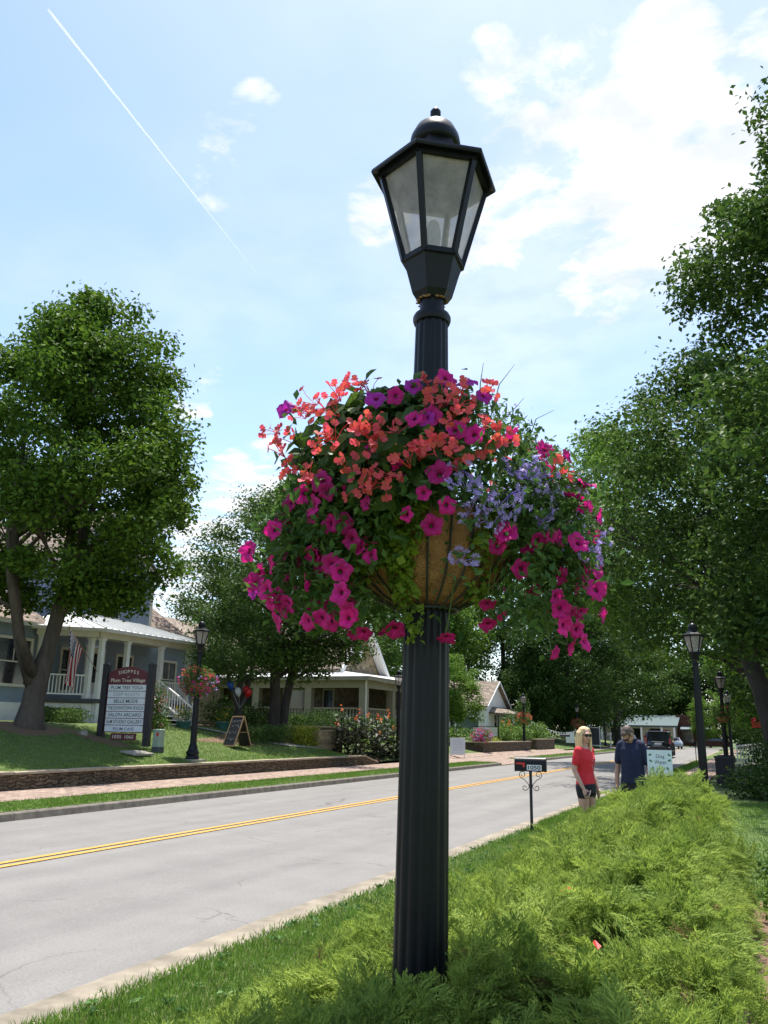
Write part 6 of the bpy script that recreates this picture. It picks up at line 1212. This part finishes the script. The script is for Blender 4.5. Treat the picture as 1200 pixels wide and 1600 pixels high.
# distant pedestrians by the shops
def walker(x, y, rz, label, top, bottom):
    E = empty('person', (x, y, .02), label, 'person', 'people outside the far shops', rz); b = MB()
    ball_chain(b, [((.09, .14, .08), .045), ((.09, .06, .48), .06), ((.09, 0, .88), .095)]); ball_chain(b, [((-.09, -.2, .1), .045), ((-.09, -.02, .48), .06), ((-.09, 0, .88), .095)])
    b.loft([(0, 0, .84, .15, .11), (0, 0, 1.1, .15, .11), (0, 0, 1.38, .19, .12), (0, 0, 1.48, .08, .07)], 14); ball_chain(b, [((0, 0, 1.45), .06), ((0, .02, 1.56), .055)])
    for s in (-1, 1): ball_chain(b, [((s*.19, 0, 1.42), .055), ((s*.24, -.03*s, 1.14), .042), ((s*.23, .12*s, .9), .034)]); hand(b, (s*.23, .12*s, .9), (0, .2, -1), (0, 1, 0), .6)
    head(b, (0, .02, 1.64), Matrix.Identity(3)); link_mesh('body', voxel(b, .014, 2), MT['skin'], E)
    b = MB(); b.loft([(0, 0, .88, .18, .14), (0, 0, 1.1, .175, .135), (0, 0, 1.38, .21, .14), (0, 0, 1.49, .1, .085)], 14)
    for s in (-1, 1): ball_chain(b, [((s*.18, 0, 1.42), .07), ((s*.235, -.015*s, 1.22), .066)])
    link_mesh('shirt', voxel(b, .016, 2), MT[top], E); b = MB()
    ball_chain(b, [((.09, .05, .52), .08), ((.09, 0, .88), .115)]); ball_chain(b, [((-.09, -.03, .52), .08), ((-.09, 0, .88), .115)]); link_mesh('trousers', voxel(b, .016, 2), MT[bottom], E)
    b = MB(); b.ell((0, -.01, 1.68), (.088, .1, .09), 12, 8); link_mesh('hair', voxel(b, .014, 1), MT['brownh'], E)
walker(-14.3, 113.5, 2.6, 'tiny pedestrian in a white shirt outside the far shops', 'white', 'darkgrey'); walker(-12.0, 113, .4, 'tiny pedestrian in a blue shirt crossing the end of the road', 'bblue', 'cream'); walker(-12.9, 114.5, 3.4, 'tiny pedestrian in a red shirt beside the one in blue', 'redtee', 'blackc')

# ------------------------------------------------------------------ vehicles (local: +Y is forward)
def wheel(E, x, y, r, wd, m=MT['rim']):
    b = MB(); b.lathe([(r*.62, -wd/2), (r*.9, -wd/2), (r, -wd*.36), (r, wd*.36), (r*.9, wd/2), (r*.62, wd/2)], 28); b.xf(Matrix.Translation((x, y, r)) @ Matrix.Rotation(math.pi/2, 4, 'Y')); w_ = b.build('wheel', MT['tyre'], E, True, angle=40)
    b = MB(); b.lathe([(r*.12, -wd*.3), (r*.62, -wd*.42), (r*.62, wd*.42), (r*.12, wd*.3)], 10); b.xf(Matrix.Translation((x, y, r)) @ Matrix.Rotation(math.pi/2, 4, 'Y')); b.build('rim', m, w_)
def suv(loc, rz, label, paint):
    E = empty('parked_car' if 'parked' in label else 'car', loc, label, 'car', None, rz); b = MB(); hw = .98
    prof = [(-2.5, .45), (-2.56, .62), (-2.52, .98), (-2.44, 1.12), (-2.22, 1.80), (-2.08, 1.86), (.35, 1.86), (.75, 1.78), (1.45, 1.2), (2.4, 1.1), (2.56, .95), (2.6, .5), (2.5, .36), (-2.4, .36)]
    def half(y, z): t = min(max((z-1.1)/.75, 0), 1); return hw*(1-.17*t)-(.06 if abs(y) > 2.4 else 0)
    n = len(prof); vs = [(s*(half(y, z)-(.06 if k else 0)), y*(1 if k == 0 else .985), z) for s, k in ((-1, 1), (-1, 0), (1, 0), (1, 1)) for y, z in prof]
    # skin between left and right outlines, with a rounded shoulder line
    vs = []
    for s, inset in ((-1, 0), (-1, .07), (1, .07), (1, 0)):
        for y, z in prof: vs.append((s*(half(y, z)-inset), y+(0 if inset else -.03*math.copysign(1, y) if abs(y) > 2 else 0), z+(.0 if inset else (-.045 if z > 1.7 else 0))))
    fs = [(j*n+i, j*n+(i+1) % n, (j+1)*n+(i+1) % n, (j+1)*n+i) for j in range(3) for i in range(n)]+[tuple(range(n))[::-1], tuple(3*n+i for i in range(n))]
    b.add(vs, fs); body = b.build('body', paint, E, True, angle=28)
    g = MB()
    def on(y, z, s, d=.012): return (s*(half(y, z)+d), y, z)
    for s in (-1, 1):
        for y0, y1, yt0, yt1 in ((-2.2, -1.25, -2.02, -1.2), (-1.12, -.1, -1.08, -.1), (.02, 1.1, .02, .62)): g.add([on(y0, 1.16, s), on(y1, 1.16, s), on(yt1, 1.72, s), on(yt0, 1.72, s)], [(0, 1, 2, 3)])
    g.build('side_window', MT['glassd'], E)
    g = MB(); g.add([(-.84, -2.455, 1.17), (.84, -2.455, 1.17), (.72, -2.275, 1.74), (-.72, -2.275, 1.74)], [(0, 1, 2, 3)]); g.build('rear_window', MT['glassd'], E)
    g = MB(); g.add([(-.8, 1.43, 1.24), (.8, 1.43, 1.24), (.7, .83, 1.74), (-.7, .83, 1.74)], [(0, 1, 2, 3)]); g.build('windscreen', MT['glassd'], E)
    for s in (-1, 1):
        b = MB(); b.box(*sorted((s*.80, s*.95)), -2.57, -2.44, .92, 1.36); b.xf(Matrix.Identity(4)); b.build('taillight', MT['taillight'], E)
        b = MB(); b.ell((s*.74, 2.5, .9), (.16, .09, .09), 12, 8); b.build('headlight', MT['headlight'], E, True)
        b = MB(); b.loft([(s*1.1, .98, 1.14, .10, .06), (s*1.12, .98, 1.32, .11, .065)], 12, 4); b.bar((s*.93, .98, 1.17), (s*1.06, .98, 1.17), .06, .05); b.build('mirror', paint, E)
        b = MB(); b.bar((s*.66, -1.9, 1.93), (s*.66, .2, 1.93), .05, .04); [b.cbox(s*.66, y, 1.895, .05, .08, .07) for y in (-1.8, -.8, .1)]; b.build('roof_rail', MT['iron'], E)
        for y in (-1.5, 1.6): wheel(E, s*.86, y, .38, .26)
    b = MB(); b.loft([(0, -2.52, .40, .93, .12), (0, -2.54, .62, .97, .13), (0, -2.5, .70, .93, .1)], 20, 6); b.build('bumper', MT['iron2'], E, True)
    b = MB(); b.box(-.26, .26, -2.585, -2.56, .86, 1.0); b.build('number_plate', MT['plate'], E); b = MB(); b.box(-.45, .45, -2.585, -2.55, 1.05, 1.10); b.build('trim', MT['rim'], E)
    b = MB(); b.box(-.7, .7, -2.36, -2.2, 1.80, 1.85); b.build('spoiler', paint, E); return E
suv((-6.95, 71, .02), RAD(2), 'large black sport utility vehicle driving away in the right hand lane', MT['carblack'])
def sedan(loc, rz, label, paint, group=None, parked=True):
    E = empty('parked_car' if parked else 'car', loc, label, 'car', group, rz); b = MB(); hw = .88
    prof = [(-2.2, .4), (-2.25, .8), (-2.1, .98), (-1.5, 1.02), (-1.0, 1.4), (.25, 1.42), (1.0, 1.0), (2.1, .84), (2.25, .6), (2.2, .32), (-2.1, .32)]; n = len(prof); half = lambda z: hw*(1-.2*min(max((z-.98)/.45, 0), 1))
    vs = [(s*(half(z)-i), y*(1 if i else .985), z) for s, i in ((-1, 0), (-1, .08), (1, .08), (1, 0)) for y, z in prof]; b.add(vs, [(j*n+i, j*n+(i+1) % n, (j+1)*n+(i+1) % n, (j+1)*n+i) for j in range(3) for i in range(n)]+[tuple(range(n))[::-1], tuple(3*n+i for i in range(n))]); b.build('body', paint, E, True, angle=30)
    g = MB()
    for s in (-1, 1): g.add([(s*.9, -1.35, 1.03), (s*.9, .85, 1.03), (s*.735, .2, 1.37), (s*.735, -.95, 1.37)], [(0, 1, 2, 3)])
    g.build('side_window', MT['glassd'], E); g = MB(); g.add([(-.72, .98, 1.03), (.72, .98, 1.03), (.62, .3, 1.41), (-.62, .3, 1.41)], [(0, 1, 2, 3)]); g.build('windscreen', MT['glassd'], E); g = MB(); g.add([(-.72, -1.53, 1.03), (.72, -1.53, 1.03), (.62, -1.03, 1.4), (-.62, -1.03, 1.4)], [(0, 1, 2, 3)]); g.build('rear_window', MT['glassd'], E)
    for s in (-1, 1):
        for y in (-1.35, 1.4): wheel(E, s*.78, y, .32, .2)
        b = MB(); b.ell((s*.62, 2.18, .68), (.17, .08, .08), 10, 6); b.build('headlight', MT['headlight'], E, True); b = MB(); b.box(*sorted((s*.5, s*.82)), -2.27, -2.15, .7, .85); b.build('taillight', MT['taillight'], E)
    return E
sedan((-9.9, 118, -.1), RAD(192), 'silver car coming towards the camera at the far end of the road', MT['carsilver'], parked=False)
sedan((-5.2, 122.5, -.1), RAD(95), 'dark red car parked across the far end of the road, behind the black lamp post', MT['carred'], 'cars parked before the far shops'); sedan((-.3, 122.5, -.1), RAD(92), 'black car parked at the right end of the row before the far shops', MT['carblack'], 'cars parked before the far shops')
# shops closing the end of the road
SH = empty('shop', (-16, 136, 0), 'low shop with a teal roof and white posts closing the far end of the road', 'shop'); b = MB(); b.box(-6, 5, 0, 8, 0, 3.3); b.build('wall', MT['cream'], SH); b = MB(); b.prism([(-6.5, -2.2, 2.7), (-6.5, 4, 4.3), (-6.5, 9, 3.4), (-6.5, 9, 3.6), (-6.5, 4, 4.55), (-6.5, -2.2, 2.95)], (12, 0, 0)); b.build('roof', MT['tealroof'], SH)
for x in (-5.5, -2.6, .3, 3.2, 5): b = MB(); b.cbox(x, -2, 1.35, .25, .25, 2.7); b.build('column', MT['white'], SH)
for x in (-4.5, -1.6, 1.3): b = MB(); b.box(x, x+1.8, -.05, .0, .5, 2.5); b.build('window', MT['glassd'], SH)
b = MB(); b.box(3.2, 4.2, -.05, 0, 0, 2.3); b.build('door', MT['red'], SH)
BS = empty('brick_building', (-6.5, 139, 0), 'red brick building with a pale awning at the far end of the road', 'building'); b = MB(); b.box(-4.5, 1, 0, 9, 0, 4.2); b.box(-4.6, 1.1, -.1, .3, 4.2, 4.6); b.build('wall', MT['redbrick'], BS); b = MB(); b.prism([(-4, 0, 3.0), (-4, -1.6, 2.5), (-4, -1.6, 2.3), (-4, 0, 2.3)], (4.6, 0, 0)); b.build('awning', MT['slate'], BS)
for x in (-3.9, -1.4): b = MB(); b.box(x, x+1.7, -.05, 0, .5, 2.2); b.build('window', MT['glassd'], BS)

# ------------------------------------------------------------------ contrail high overhead
CT = empty('contrail', (0, 0, 0), 'thin white vapour trail crossing the blue sky at the upper left', 'contrail'); d0, d1 = sky_dir(75, 15), sky_dir(410, 438); hgt = 2600
q0, q1 = CAMP+d0*(hgt/d0.z), CAMP+d1*(hgt/d1.z); ax = (q1-q0); ln = ax.length; ax.normalize(); sdv = ax.cross(d0.lerp(d1, .5)).normalized()
b = MB(); random.seed(1)
for off in (-1, 1):
    P_ = []; Rr = []
    for k in range(61):
        t = k/60; wdt = (1.25*(1-t)**.8+.55); P_.append(q0+ax*ln*t+sdv*(off*(2.1*(1-t)+.5)+.5*math.sin(k*.9)+.35*math.sin(k*2.3+1))); Rr.append(wdt*(1+.15*math.sin(k*1.7+off))*(.3 if k == 60 else 1))
    b.tube(P_, Rr, 8)
b.build('vapour', MT['contrail'], CT, True)
def fade(m):
    t = m.node_tree; N = t.nodes; L = t.links.new; out = N['Material Output']; src = out.inputs[0].links[0].from_socket
    tc_ = N.new('ShaderNodeTexCoord'); nz_ = N.new('ShaderNodeTexNoise'); nz_.inputs['Scale'].default_value = .012; L(tc_.outputs['Object'], nz_.inputs['Vector'])
    vm = N.new('ShaderNodeVectorMath'); vm.operation = 'SUBTRACT'; L(tc_.outputs['Object'], vm.inputs[0]); vm.inputs[1].default_value = q0
    dt = N.new('ShaderNodeVectorMath'); dt.operation = 'DOT_PRODUCT'; L(vm.outputs[0], dt.inputs[0]); dt.inputs[1].default_value = ax/ln
    mr = N.new('ShaderNodeMapRange'); L(dt.outputs['Value'], mr.inputs[0]); mr.inputs[1].default_value = 0; mr.inputs[2].default_value = 1; mr.inputs[3].default_value = .62; mr.inputs[4].default_value = .08
    mu = N.new('ShaderNodeMath'); mu.operation = 'MULTIPLY'; L(mr.outputs[0], mu.inputs[0]); m2 = N.new('ShaderNodeMapRange'); L(nz_.outputs[0], m2.inputs[0]); m2.inputs[1].default_value = .3; m2.inputs[2].default_value = .6; m2.inputs[3].default_value = .8; L(m2.outputs[0], mu.inputs[1])
    tr = N.new('ShaderNodeBsdfTransparent'); mm = N.new('ShaderNodeMixShader'); L(mu.outputs[0], mm.inputs[0]); L(tr.outputs[0], mm.inputs[1]); L(src, mm.inputs[2]); L(mm.outputs[0], out.inputs[0])
fade(MT['contrail'])
sc.cycles.max_bounces = 6; sc.cycles.diffuse_bounces = 3; sc.cycles.glossy_bounces = 2; sc.cycles.transmission_bounces = 4; sc.cycles.transparent_max_bounces = 12
sc.cycles.use_denoising = True
